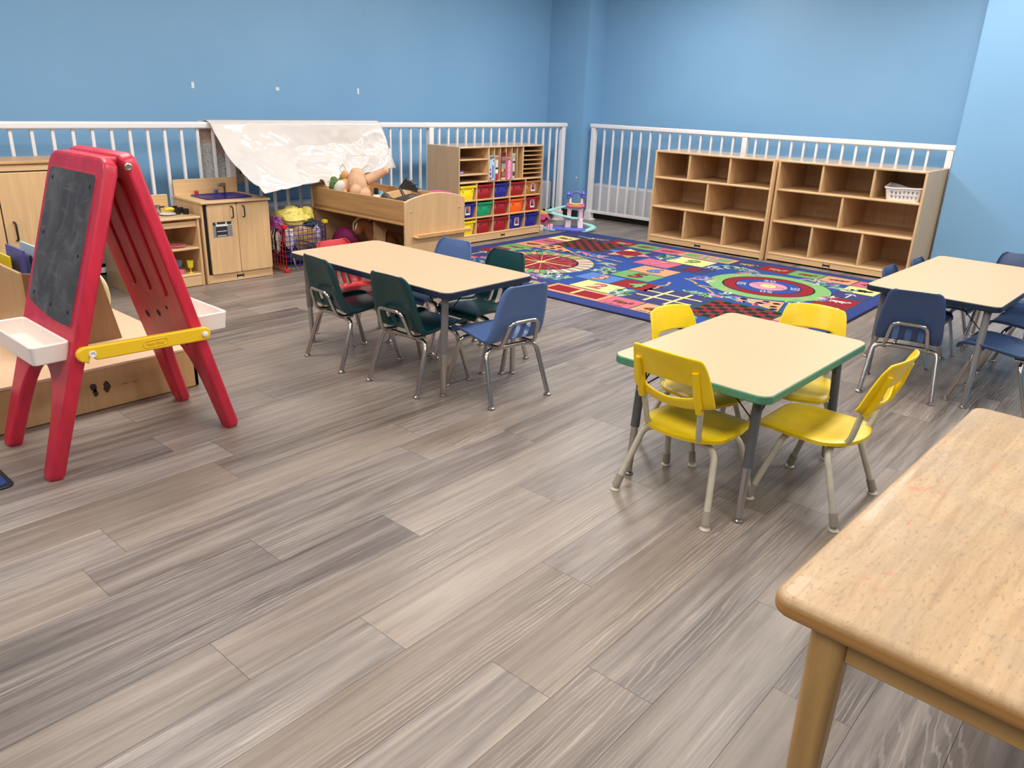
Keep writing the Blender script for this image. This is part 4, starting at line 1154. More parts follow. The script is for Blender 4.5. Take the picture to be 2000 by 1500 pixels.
# ------------------------------------------------------------------ red double easel
def easel():
    xm, hw = -3.010, .245
    t = thing('easel', 'red plastic double easel with chalkboard, white trays and yellow brace', 'easel', (xm, 1.13, 0))
    def out():
        p = [(-hw, .03), (-hw, 1.10), (-hw + .012, 1.132), (-hw + .04, 1.145), (hw - .04, 1.145), (hw - .012, 1.132), (hw, 1.10), (hw, .03), (hw - .02, 0), (hw - .060, 0), (hw - .078, .02)]
        for i in range(1, 14):
            a = PI * i / 14
            ca, sa = math.cos(a), math.sin(a)
            p.append(((hw - .088) * (abs(ca) ** .75) * (1 if ca > 0 else -1), .06 + .325 * (sa ** .8)))
        p += [(-hw + .078, .02), (-hw + .060, 0), (-hw + .02, 0)]
        return p
    def frame(y0, slope, side):
        # side -1: front leaf facing -Y ; +1: rear leaf facing +Y.  returns matrix: (u, w, n) -> local
        a = math.atan(slope)
        wv = Vector((0, -side * math.sin(a), math.cos(a)))
        nv = Vector((0, side * math.cos(a), math.sin(a)))
        m = Matrix.Identity(4)
        m.col[0] = (1, 0, 0, 0); m.col[1] = (wv.x, wv.y, wv.z, 0); m.col[2] = (nv.x, nv.y, nv.z, 0); m.col[3] = (0, y0 - 1.13, 0, 1)
        return m
    Mf = frame(.765, .318, -1); Mr = frame(1.500, .262, 1)
    def xfb(q, m): q.v = [m @ v for v in q.v]; return q
    for nm, m in (('front_leaf', Mf), ('rear_leaf', Mr)):
        q = MB(); q.prism(out(), -.048, 0); q.f = [f for f in q.f]
        leaf = xfb(q, m).build(nm, M['easelred'], t, bevel=.011, bseg=3, ang=50)
        if nm == 'rear_leaf':
            q = MB()
            for u in (-.13, 0, .13):
                q.prism(rrect(u - .028, .60, u + .028, 1.06, .027, 6), -.056, -.047)
            xfb(q, m).build('molded_rib', M['easelred'], leaf, bevel=.006, bseg=2)
            q = MB()
            for u, w, r in ((.10, .545, .008), (.0, .50, .014), (-.12, .47, .016), (.15, .40, .010)): q.prism(circ(u, w, r, 12), -.0488, -.0478)
            xfb(q, m).build('drain_hole', M['blackgap'], leaf)
        brd = [(-.205, .60), (-.205, 1.070), (-.193, 1.083), (.182, 1.083), (.194, 1.070), (.194, .567), (.184, .555)] + [(.184 - .379 * i / 8, .555 - .014 * math.sin(PI * i / 8) + .030 * i / 8) for i in range(1, 8)] + [(-.195, .585)]
        q = MB(); q.prism([(x * 1.03, .82 + (y - .82) * 1.022) for x, y in brd], -.002, .0022); xfb(q, m).build('board_rim', M['easelred'], leaf, bevel=.001)
        q = MB(); q.prism(brd, .001, .0034); bd = xfb(q, m).build('chalkboard', M['chalk'] if nm == 'front_leaf' else M['card'], leaf)
        q = MB()
        for u, w in ((-.168, 1.045), (.162, 1.04), (-.168, .84), (.162, .80), (-.165, .615), (.155, .60), (0, .60)):
            q.prism(circ(u, w, .0075, 12), .003, .0040)
        xfb(q, m).build('screw_hole', M['blackgap'], bd)
    q = MB(); q.box(-hw + .05, -.020, 1.066, hw - .05, .075, 1.090); q.build('top_hinge', M['easelred'], t, bevel=.009, bseg=3)
    q = MB(); q.lathe([(.013, 0), (.013, .004), (.009, .006), (.008, .003), (.002, .003)], (hw, .048, 1.062), 14, M=Matrix.Rotation(PI / 2, 4, 'Y')); q.build('bolt', M['nickel'], t)
    # trays
    def tray(nm, y0, y1, zb, zt):
        s = -1 if y1 < y0 else 1
        ya, yb = min(y0, y1), max(y0, y1)
        q = MB()
        o1, o0 = rrect(-.222, ya - 1.13, .212, yb - 1.13, .018, 4), rrect(-.212, ya + .006 - 1.13, .202, yb - .006 - 1.13, .014, 4)
        i1, i0 = rrect(-.210, ya + .010 - 1.13, .200, yb - .010 - 1.13, .012, 4), rrect(-.195, ya + .018 - 1.13, .185, yb - .018 - 1.13, .010, 4)
        n = len(o1)
        vs = [(x, y, zb) for x, y in o0] + [(x, y, zt) for x, y in o1] + [(x, y, zt) for x, y in i1] + [(x, y, zb + .012) for x, y in i0]
        fs = [tuple(range(n - 1, -1, -1))]
        for k in range(3): fs += [(k * n + i, k * n + (i + 1) % n, (k + 1) * n + (i + 1) % n, (k + 1) * n + i) for i in range(n)]
        fs.append(tuple(range(3 * n, 4 * n)))
        q.add(vs, fs); tr = q.build(nm, M['traywhite'], t, bevel=.004, bseg=2)
        yp = y0 - 1.13
        q = MB()
        for x in (-.19, .19): q.prism([(yp - .006, zb), (yp - .004 + s * .018, zb), (yp + s * .010, zb - .040), (yp - s * .012, zb - .042)], x - .010, x + .010, 'yz')
        q.build('tray_peg', M['cream'], tr, bevel=.002)
    tray('paint_tray', .918, .790, .418, .487)
    tray('paint_tray', 1.372, 1.508, .418, .490)
    q = MB(); q.box(.05, .30, .4315, .12, .33, .437); tag(q.build('chalk_stub', mat('blue_chalk', (60, 90, 160), .8)), 'blue chalk stub', 'chalk')
    o = bpy.data.objects['chalk_stub']; o.location = (xm + .04, 1.13, .002); o['label'] = 'blue chalk stub lying in the rear white easel tray'
    # yellow brace on the near side
    for sx in (1,):
        q = MB()
        ya, yb, za, zb = .952 - 1.13, 1.374 - 1.13, .444, .434
        p = []
        for i in range(9):
            a = PI / 2 + PI * i / 8
            p.append((ya - .012 + .027 * math.cos(a), za + .027 * math.sin(a)))
        p += [(ya - .004, za - .034), (ya + .004, za - .008), (ya + .024, za - .026)]
        for i in range(9):
            a = -PI / 2 + PI * i / 8
            p.append((yb + .026 * math.cos(a), zb + .026 * math.sin(a)))
        x0, x1 = (hw + .001, hw + .024) if sx > 0 else (-hw - .024, -hw - .001)
        q.prism(p, x0, x1, 'yz'); br = q.build('brace_bar', M['easelyellow'], t, bevel=.005, bseg=3, ang=50)
        Ry = Matrix.Rotation(sx * PI / 2, 4, 'Y')
        xo = x1 if sx > 0 else x0
        q = MB(); q.lathe([(.0125, 0), (.0125, .005), (.0085, .006), (.008, .002), (.002, .002)], (xo, ya + .010, za + .0), 14, M=Ry); q.lathe([(.011, 0), (.011, .006), (.006, .009), (.001, .009)], (xo, yb, zb), 14, M=Ry); q.build('pivot_bolt', M['white'], br)
        if sx > 0:
            q = MB()
            c = Matrix.Translation((xo, (ya + yb) / 2 + .02, (za + zb) / 2)) @ Matrix.Rotation(PI / 2, 4, 'Z') @ Matrix.Rotation(PI / 2, 4, 'X')
            q.text('little tikes', .016, c @ Matrix.Translation((0, -.001, .0016)), depth=.05)
            ring = [(c @ Vector((x, y, .0008))) for x, y in rrect(-.045, -.012, .045, .013, .0115, 5)]
            q.tube(ring, .0016, 6, closed=True)
            q.build('embossed_oval', M['easelyellow'], br, shade=False)
easel()

# ------------------------------------------------------------------ book browser behind the easel
def browser():
    t = thing('book_stand', 'low maple book browser box with a raised bin behind the red easel', 'book stand', (-3.80, 1.0, 0))
    x0, x1, y0, y1 = -.62, .475, -.85, .612
    q = MB(); q.box(x1 - .018, y0, .004, x1, y1, .182); q.box(x0, y0, .004, x0 + .018, y1, .182); q.box(x0, y0, .004, x1, y0 + .018, .182); q.box(x0, y1 - .018, .004, x1, y1, .182); q.build('base_box', M['birch'], t, bevel=.002)
    # worn paint spots on the base front
    q = MB()
    rr = random.Random(8)
    for cy, cz, r in ((.150, .110, .020), (.155, .085, .014), (.205, .098, .022)):
        q.prism([(cy + r * rr.uniform(.5, 1.1) * math.cos(2 * PI * i / 11), cz + 1.3 * r * rr.uniform(.5, 1.1) * math.sin(2 * PI * i / 11)) for i in range(11)], x1 - .0005, x1 + .0006, 'yz')
    q.box(x1 - .0005, .265, .094, x1 + .0006, .295, .096); q.box(x1 - .0005, .31, .093, x1 + .0006, .33, .095)
    q.build('chipped_finish', mat('dark_chip', (64, 46, 36), .7), t)
    q = MB(); q.box(x0, y0, .182, x1 + .004, y1 + .004, .196); q.build('base_top', mat('peach_laminate', (232, 196, 160), .4, var=.03, vscale=20), t, bevel=.003)
    bx0, bx1 = -.36, .135
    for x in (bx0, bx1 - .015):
        q = MB(); q.prism([(.060, .196), (.43, .196), (.372, .50), (.060, .555)], x, x + .015, 'yz'); q.build('bin_side', M['shadedwood'], t, bevel=.002)
    q = MB(); q.box(bx0, .045, .196, bx1, .060, .560); q.build('bin_end', M['birch'], t, bevel=.002)
    q = MB(); q.prism([(.415, .196), (.43, .196), (.372, .50), (.357, .50)], bx0 + .015, bx1 - .015, 'yz'); q.build('bin_end', M['birch'], t, bevel=.002)
    q = MB(); q.box(bx0 + .015, .215, .196, bx1 - .015, .225, .545); q.build('bin_divider', M['maple'], t)
    def book(lb, x, y, w, h, th, tilt, c, fn, z=.1965):
        b = thing('picture_book', lb, 'book', (-3.80 + x, 1.0 + y, z), 0, 'picture books in the raised bin')
        b.rotation_euler = (math.radians(-tilt), 0, 0)
        q = MB(); q.box(-w / 2, 0, 0, w / 2, th, h); q.build('cover', mat('book_' + fn, c, .35), b, bevel=.001)
        return b
    b = book('pale blue picture book with a dark figure in the raised bin', -.10, .165, .30, .43, .010, 3, (186, 208, 214), 'pale')
    q = MB(); q.prism(circ(-.02, .36, .024, 16), -.001, .0005, 'xz', 0); q.prism([(-.03, .34), (-.01, .345), (-.05, .22), (-.085, .2)], -.0012, .0005, 'xz', 0); q.prism(circ(.09, .33, .04, 14, .05), -.0008, .0005, 'xz', 1); q.prism(circ(.03, .29, .015, 12, .04), -.001, .0005, 'xz', 2)
    q.build('cover_picture', [mat('print_denim', (60, 74, 122), .4), mat('print_skyblue', (140, 180, 196), .4), mat('print_wheat', (206, 190, 130), .4)], b)
    b = book('violet blue picture book beside the yellow one in the bin', -.19, .120, .22, .415, .010, 3, (84, 82, 158), 'violet')
    b = book('bright yellow round-topped picture book at the left of the bin', -.215, .085, .17, .385, .008, 2, (240, 214, 30), 'yellow')
    # cream plastic seat back behind the stand
    k = thing('track_piece', 'cream curved plastic strip standing on the book stand', 'toy', (-4.02, 1.50, .1965))
    q = MB(); q.tube(fillet([(-.06, -.04, 0), (.0, -.02, .0), (.03, .02, .09), (.02, .015, .19), (-.03, -.01, .245), (-.09, -.04, .25)], .05, 6), .014, 10, flat=.35); q.build('strip', mat('cream_plastic', (226, 216, 176), .45), k)
browser()

def floor_mats():
    t = thing('floor_mat', 'navy blue mat with black binding at the left edge beside the easel', 'mat', (-3.6, .2, 0))
    q = MB(); q.prism(rrect(-.75, -.7, .762, .482, .03, 6), 0, .007); q.build('binding', M['black'], t, bevel=.002)
    k = NT('navy_pile'); v = k.coords('Object'); k.l(k.ramp(k.noise(v, 160, 3), [(.3, S(16, 34, 84)), (.7, S(34, 64, 132))]), k.b.inputs['Base Color']); k.b.inputs['Roughness'].default_value = .95; k.bump(k.noise(v, 220, 3), .6, .003)
    q = MB(); q.prism(rrect(-.73, -.68, .744, .464, .02, 6), .002, .0095); q.build('pile', k.m, t)
floor_mats()
# ------------------------------------------------------------------ game rug
def rug():
    names = {'bind': (22, 26, 52), 'border': (46, 60, 122), 'field': (42, 72, 146), 'indigo': (58, 58, 106), 'red': (142, 30, 40), 'green': (112, 160, 96), 'lime': (124, 176, 106), 'pink': (204, 100, 122), 'peach': (222, 154, 114), 'cream': (236, 224, 140),
             'sky': (82, 122, 190), 'black': (24, 34, 30), 'dgreen': (30, 78, 48), 'tan': (176, 148, 116), 'brown': (124, 76, 44), 'white': (214, 208, 200), 'leaf': (92, 136, 104), 'leaf2': (150, 182, 158), 'rose': (214, 140, 160), 'orange': (214, 110, 50)}
    keys = list(names); ms = []
    for kx in keys:
        k = NT('rug_' + kx); c = S(*[x * .88 + g * .12 for x, g in zip(names[kx], (104, 98, 104))]); v = k.coords('Object')
        k.l(k.ramp(k.noise(v, 130, 3, .7), [(.28, tuple(x * .72 for x in c[:3]) + (1,)), (.72, tuple(min(1, x * 1.2) for x in c[:3]) + (1,))]), k.b.inputs['Base Color'])
        k.b.inputs['Roughness'].default_value = .95; k.b.inputs['Specular IOR Level'].default_value = .1
        ms.append(k.m)
    I = {k: i for i, k in enumerate(keys)}
    X0, X1, Y0, Y1 = -4.985, -1.540, 4.222, 6.765
    t = thing('play_rug', 'large colorful number and game play rug in front of the cubbies', 'rug', (-3.26, 5.50, 0))
    cx, cy = -3.26, 5.50
    def sh(p): return [(x - cx, y - cy) for x, y in p]
    q = MB(); q.prism(sh(rrect(X0, Y0, X1, Y1, .06, 5)), 0, .0075); q.build('binding', ms[0], t, bevel=.002)
    q = MB()
    LV = .0082
    def fl(p, c, lv): q.flat(sh(p), LV + lv * .00022, I[c])
    q.prism(sh(rrect(X0 + .018, Y0 + .018, X1 - .018, Y1 - .018, .05, 5)), .004, LV, 'xy', I['border'])
    ax, bx, ay, by = -4.86, -1.66, 4.37, 6.635
    fl([(ax, ay), (bx, ay), (bx, by), (ax, by)], 'field', 1)
    cw, rh = (bx - ax) / 12, (by - ay) / 9
    rr = random.Random(21)
    def tile(i, j, c, w=1, h=1):
        x, y = ax + i * cw, ay + j * rh
        g = .006
        fl([(x, y), (x + w * cw, y), (x + w * cw, y + h * rh), (x, y + h * rh)], 'dgreen', 2)
        fl([(x + g, y + g), (x + w * cw - g, y + g), (x + w * cw - g, y + h * rh - g), (x + g, y + h * rh - g)], c, 3)
        return x + w * cw / 2, y + h * rh / 2
    def critter(x, y, c, s=.075, seed=0):
        r2 = random.Random(seed)
        n = 18
        st = r2.uniform(.35, .6)
        fl([(x + s * (1 + .22 * math.sin(3 * a + seed)) * math.cos(a), y + s * st * (1 + .25 * math.sin(2 * a + seed * 2)) * math.sin(a)) for a in [2 * PI * i / n for i in range(n)]], c, 5)
        fl(circ(x + s * .95, y + s * .3, s * .3, 10), c, 5)
        for k in range(3): 
            lx = x - s * .7 + k * s * .6
            fl([(lx, y - s * .7), (lx + s * .14, y - s * .7), (lx + s * .14, y), (lx, y)], c, 5)
    def seam(x, y, w):
        for k in range(7):
            a = x - w / 2 + w * k / 7
            fl([(a, y), (a + w * .09, y), (a + w * .09, y + .016 + .006 * (k % 3)), (a, y + .014)], 'black', 5)
    cyc = ['pink', 'peach', 'green', 'indigo', 'red', 'cream']
    an = ['brown', 'tan', 'brown', 'tan', 'orange', 'black']
    # front row, back row, end columns of animal tiles
    frontrow = {0: 'cream', 1: 'red', 2: 'green', 3: 'peach', 4: 'indigo', 7: 'pink', 8: 'peach', 11: 'red'}
    backrow = {0: 'indigo', 3: 'green', 4: 'pink', 7: 'indigo', 8: 'red', 9: 'green', 10: 'peach', 11: 'pink', 1: 'indigo', 2: 'red'}
    for i, c in frontrow.items():
        x, y = tile(i, 0, c); critter(x, y, 'tan' if c in ('indigo', 'red') else 'brown', .075, i + 1); seam(x, y - .105, .16)
    for i, c in backrow.items():
        x, y = tile(i, 8, c)
        if i: critter(x, y, 'tan' if c in ('indigo', 'red') else 'brown', .075, i + 31)
    leftc = {1: 'pink', 2: 'indigo', 3: 'red', 4: 'green', 5: 'peach', 6: 'pink', 7: 'cream'}
    rightc = {1: 'pink', 2: 'peach', 3: 'green', 4: 'red', 5: 'red', 6: 'indigo', 7: 'cream'}
    for j, c in leftc.items():
        x, y = tile(0, j, c)
        if c != 'indigo': critter(x, y, 'tan' if c == 'red' else 'brown', .07, j + 51)
    for j, c in rightc.items():
        x, y = tile(11, j, c)
        if c != 'indigo': critter(x, y, 'white' if c == 'red' else ('black' if c == 'cream' else 'brown'), .07, j + 71)
    def arrow(x, y, dx, dy):
        L = math.hypot(dx, dy); ux, uy = dx / L, dy / L; px, py = -uy, ux
        fl([(x + px * .007, y + py * .007), (x - px * .007, y - py * .007), (x + dx - px * .007, y + dy - py * .007), (x + dx + px * .007, y + dy + py * .007)], 'white', 6)
        for s in (-1, 1):
            ex, ey = x + dx, y + dy
            fl([(ex, ey), (ex - ux * .05 + s * px * .045, ey - uy * .05 + s * py * .045), (ex - ux * .065 + s * px * .035, ey - uy * .065 + s * py * .035), (ex - ux * .02, ey - uy * .02)], 'white', 6)
    arrow(-4.73, 6.50, .22, -.02); arrow(-4.74, 4.92, 0, .2); arrow(-1.80, 5.92, 0, .17)
    # hop-scotch
    def num(s, x, y, size, c, lv=6, bold=.022): 
        q.text(s, size, Matrix.Translation((x - cx, y - cy, LV + lv * .00022)), I[c], bold=bold)
    def sq(x0, y0, x1, y1, c, s, nc):
        g = .006
        fl([(x0, y0), (x1, y0), (x1, y1), (x0, y1)], 'dgreen', 3)
        fl([(x0 + g, y0 + g), (x1 - g, y0 + g), (x1 - g, y1 - g), (x0 + g, y1 - g)], c, 4)
        num(s, (x0 + x1) / 2 + .002, (y0 + y1) / 2 - .001, .235, 'black' if nc != 'black' else 'white', 5, .05)
        num(s, (x0 + x1) / 2, (y0 + y1) / 2, .235, nc)
    def endbox(y0, y1, c, s, nc, c2):
        fl([(-3.530, y0), (-2.985, y0), (-2.985, y1), (-3.530, y1)], 'dgreen', 3)
        fl([(-3.524, y0 + .006), (-2.991, y0 + .006), (-2.991, y1 - .006), (-3.524, y1 - .006)], 'peach', 4)
        fl([(-3.488, y0 + .045), (-3.027, y0 + .045), (-3.027, y1 - .045), (-3.488, y1 - .045)], c, 5)
        num(s, -3.258, (y0 + y1) / 2, .21, nc, 7)
    endbox(4.375, 4.625, 'red', '1', 'cream', 'red'); endbox(6.395, 6.632, 'green', '10', 'rose', 'green')
    sq(-3.440, 4.632, -3.080, 4.900, 'cream', '2', 'pink'); sq(-3.590, 4.905, -3.250, 5.165, 'sky', '3', 'peach'); sq(-3.245, 4.905, -2.915, 5.165, 'red', '4', 'lime')
    sq(-3.450, 5.195, -3.075, 5.465, 'green', '5', 'red'); sq(-3.450, 5.470, -3.085, 5.740, 'peach', '6', 'sky')
    sq(-3.605, 5.775, -3.250, 6.060, 'pink', '7', 'rose'); sq(-3.245, 5.775, -2.920, 6.060, 'indigo', '8', 'red'); sq(-3.445, 6.070, -3.075, 6.375, 'cream', '9', 'green')
    # number wheel on the left
    wx, wy = -4.125, 5.150
    fl(circ(wx, wy, .465, 48), 'dgreen', 4)
    seg = ['peach', 'green', 'cream', 'tan', 'pink', 'green']
    N = 48
    for i in range(N):
        a, b = 2 * PI * i / N + .008, 2 * PI * (i + 1) / N - .008
        cc = ('tan', 'white')[i % 2] if -.9 < (2 * PI * i / N if i < N / 2 else 2 * PI * i / N - 2 * PI) < 1.0 else ('peach', 'green')[i % 2]
        fl([(wx + .325 * math.cos(a), wy + .325 * math.sin(a)), (wx + .455 * math.cos(a), wy + .455 * math.sin(a)), (wx + .455 * math.cos(b), wy + .455 * math.sin(b)), (wx + .325 * math.cos(b), wy + .325 * math.sin(b))], cc, 5)
    fl(circ(wx, wy, .322, 48), 'black', 5); fl(circ(wx, wy, .308, 48), 'red', 6)
    for i in range(6):
        a = PI * i / 6 + .12
        w = .008 if i % 3 == 0 else .004
        dx, dy = math.cos(a), math.sin(a)
        fl([(wx - dx * .3 - dy * w, wy - dy * .3 + dx * w), (wx - dx * .3 + dy * w, wy - dy * .3 - dx * w), (wx + dx * .3 + dy * w, wy + dy * .3 - dx * w), (wx + dx * .3 - dy * w, wy + dy * .3 + dx * w)], 'cream' if i % 3 == 0 else 'tan', 7)
    fl(circ(wx, wy, .035, 12), 'cream', 8)
    for i in range(12):
        a = PI / 2 - 2 * PI * (i + 1) / 12
        num(str(i + 1), wx + .255 * math.cos(a - .12), wy + .255 * math.sin(a - .12), .07, 'sky', 8)
    # target on the right
    tx, ty = -2.365, 5.820
    for r, c, lv in ((.475, 'black', 4), (.468, 'lime', 5), (.352, 'black', 6), (.340, 'red', 7), (.252, 'black', 8), (.245, 'field', 9), (.150, 'black', 10), (.145, 'rose', 11), (.068, 'brown', 12), (.062, 'cream', 13)):
        fl(circ(tx, ty, r, 56), c, lv)
    for a in (20, 110, 200, 290):
        r = math.radians(a)
        q.text('50', .10, Matrix.Translation((tx + .198 * math.cos(r) - cx, ty + .198 * math.sin(r) - cy, LV + 11 * .00022)) @ Matrix.Rotation(r - PI / 2, 4, 'Z'), I['white'])
    for a in (65, 155, 245, 335):
        r = math.radians(a)
        q.text('20', .08, Matrix.Translation((tx + .296 * math.cos(r) - cx, ty + .296 * math.sin(r) - cy, LV + 9 * .00022)) @ Matrix.Rotation(r - PI / 2, 4, 'Z'), I['indigo'])
        q.text('10', .08, Matrix.Translation((tx + .41 * math.cos(r) - cx, ty + .41 * math.sin(r) - cy, LV + 7 * .00022)) @ Matrix.Rotation(r - PI / 2, 4, 'Z'), I['peach'])
    q.text('75', .06, Matrix.Translation((tx - .105 - cx, ty - cy, LV + 13 * .00022)), I['brown']); q.text('75', .06, Matrix.Translation((tx + .105 - cx, ty - cy, LV + 13 * .00022)), I['brown'])
    q.text('100', .045, Matrix.Translation((tx - cx, ty - cy, LV + 15 * .00022)), I['red'])
    num('0', -2.475, 5.345, .12, 'white')
    # checkerboards
    def checker(x, y, s):
        fl([(x - .02, y - .02), (x + s + .02, y - .02), (x + s + .02, y + s + .02), (x - .02, y + s + .02)], 'dgreen', 4)
        for i in range(8):
            for j in range(8):
                a, b, w = x + s * i / 8, y + s * j / 8, s / 8
                fl([(a + .002, b + .002), (a + w - .002, b + .002), (a + w - .002, b + w - .002), (a + .002, b + w - .002)], 'red' if (i + j) % 2 else 'black', 5)
    checker(-4.585, 5.905, .49); checker(-2.425, 4.600, .49)
    fl(circ(-2.36, 4.49, .085, 18), 'green', 4); fl(circ(-2.36, 4.49, .05, 14), 'leaf', 5)
    # tic tac toe
    fl([(-2.960, 4.640), (-2.455, 4.640), (-2.455, 5.115), (-2.960, 5.115)], 'dgreen', 3); fl([(-2.953, 4.647), (-2.462, 4.647), (-2.462, 5.108), (-2.953, 5.108)], 'indigo', 4)
    for k in (1, 2):
        x = -2.953 + .491 * k / 3; y = 4.647 + .461 * k / 3
        fl([(x - .012, 4.67), (x + .012, 4.67), (x + .012, 5.09), (x - .012, 5.09)], 'cream', 5); fl([(-2.93, y - .012), (-2.48, y - .012), (-2.48, y + .012), (-2.93, y + .012)], 'cream', 6)
    # star
    sx, sy = -3.850, 6.110
    fl([(sx - .24, sy - .24), (sx + .20, sy - .24), (sx + .20, sy + .24), (sx - .24, sy + .24)], 'indigo', 3)
    tc = ['rose', 'green', 'cream', 'sky', 'peach', 'tan']
    for i in range(6):
        a = PI / 3 * i
        fl([(sx + .135 * math.cos(a - PI / 6), sy + .135 * math.sin(a - PI / 6)), (sx + .23 * math.cos(a), sy + .23 * math.sin(a)), (sx + .135 * math.cos(a + PI / 6), sy + .135 * math.sin(a + PI / 6))], tc[i], 4)
    fl(circ(sx, sy, .135, 6, a0=PI / 6), 'red', 5)
    # domino triangles
    def tri(p, dots):
        fl(p, 'dgreen', 4)
        mx, my = sum(a for a, b in p) / 3, sum(b for a, b in p) / 3
        fl([(mx + (a - mx) * .93, my + (b - my) * .93) for a, b in p], 'peach', 5)
        for x, y in dots: fl(circ(x, y, .028, 14), 'black', 6)
    tri([(-4.62, 5.62), (-4.55, 5.93), (-4.15, 5.70)], ((-4.55, 5.70), (-4.53, 5.80), (-4.45, 5.72), (-4.44, 5.81), (-4.35, 5.71), (-4.26, 5.70)))
    tri([(-2.44, 5.26), (-2.05, 5.42), (-1.97, 5.10)], ((-2.31, 5.275), (-2.18, 5.25), (-2.16, 5.325), (-2.06, 5.22), (-2.08, 5.32), (-2.03, 5.15)))
    # branches
    def vine(pts, w, c, lv):
        for (x0, y0), (x1, y1) in zip(pts[:-1], pts[1:]):
            L = math.hypot(x1 - x0, y1 - y0); px, py = -(y1 - y0) / L * w, (x1 - x0) / L * w
            fl([(x0 + px, y0 + py), (x0 - px, y0 - py), (x1 - px, y1 - py), (x1 + px, y1 + py)], c, lv)
    def wig(a, b, n, amp, sd):
        r3 = random.Random(sd)
        return [(a[0] + (b[0] - a[0]) * i / n + r3.uniform(-amp, amp), a[1] + (b[1] - a[1]) * i / n + r3.uniform(-amp, amp)) for i in range(n + 1)]
    for a, b, sd in (((-4.15, 5.66), (-3.62, 5.55), 1), ((-4.05, 5.72), (-3.66, 5.72), 2), ((-3.85, 5.62), (-3.55, 5.42), 3), ((-2.92, 5.05), (-2.95, 5.35), 4), ((-2.96, 5.55), (-2.55, 5.28), 5), ((-2.8, 5.42), (-2.62, 5.42), 6)):
        vine(wig(a, b, 6, .02, sd), .012, 'tan', 5)
    fl([(-3.78, 5.47), (-3.70, 5.50), (-3.62, 5.58), (-3.68, 5.60)], 'leaf2', 6); fl(circ(-3.66, 5.60, .025, 10), 'red', 7)
    # foliage clusters
    def foliage(x, y, w, h, n, cols, sd):
        r3 = random.Random(sd)
        for _ in range(n):
            a, b = x + r3.uniform(-w, w), y + r3.uniform(-h, h)
            th = r3.uniform(0, 2 * PI); L = r3.uniform(.03, .06); W2 = L * .35
            c, s = math.cos(th), math.sin(th)
            fl([(a - L * c, b - L * s), (a - W2 * s, b + W2 * c), (a + L * c, b + L * s), (a + W2 * s, b - W2 * c)], r3.choice(cols), 6 + r3.randint(0, 3))
    lf, pk = ['leaf', 'leaf2', 'green', 'leaf2', 'white', 'leaf'], ['rose', 'white', 'pink', 'leaf2', 'sky']
    for (x, y, w, h, n, c, sd) in ((-3.72, 4.80, .13, .10, 34, lf, 1), (-3.90, 4.68, .16, .07, 34, pk, 2), (-4.45, 4.73, .15, .09, 30, lf, 3), (-4.55, 4.98, .06, .12, 18, pk, 4), (-3.56, 5.30, .08, .10, 30, lf, 5), (-3.02, 4.76, .07, .11, 34, lf, 6),
                                   (-2.86, 6.28, .13, .06, 34, lf, 7), (-2.68, 6.22, .10, .08, 26, pk, 8), (-2.83, 5.66, .08, .09, 30, pk, 9), (-1.98, 6.24, .16, .08, 30, lf, 10), (-1.98, 5.48, .07, .08, 20, lf, 11), (-2.35, 5.24, .20, .06, 34, pk, 12),
                                   (-2.62, 5.17, .12, .04, 22, lf, 13), (-3.50, 6.22, .09, .10, 26, lf, 14), (-4.05, 5.76, .16, .05, 26, pk, 15), (-4.45, 5.55, .14, .05, 24, lf, 16), (-4.62, 5.30, .03, .14, 18, lf, 17), (-3.00, 6.15, .05, .10, 16, pk, 18), (-2.15, 6.33, .12, .04, 18, pk, 19), (-1.90, 5.76, .03, .12, 14, pk, 20)):
        foliage(x, y, w, h, n, c, sd)
    q.build('pile', ms, t, shade=False)
rug()

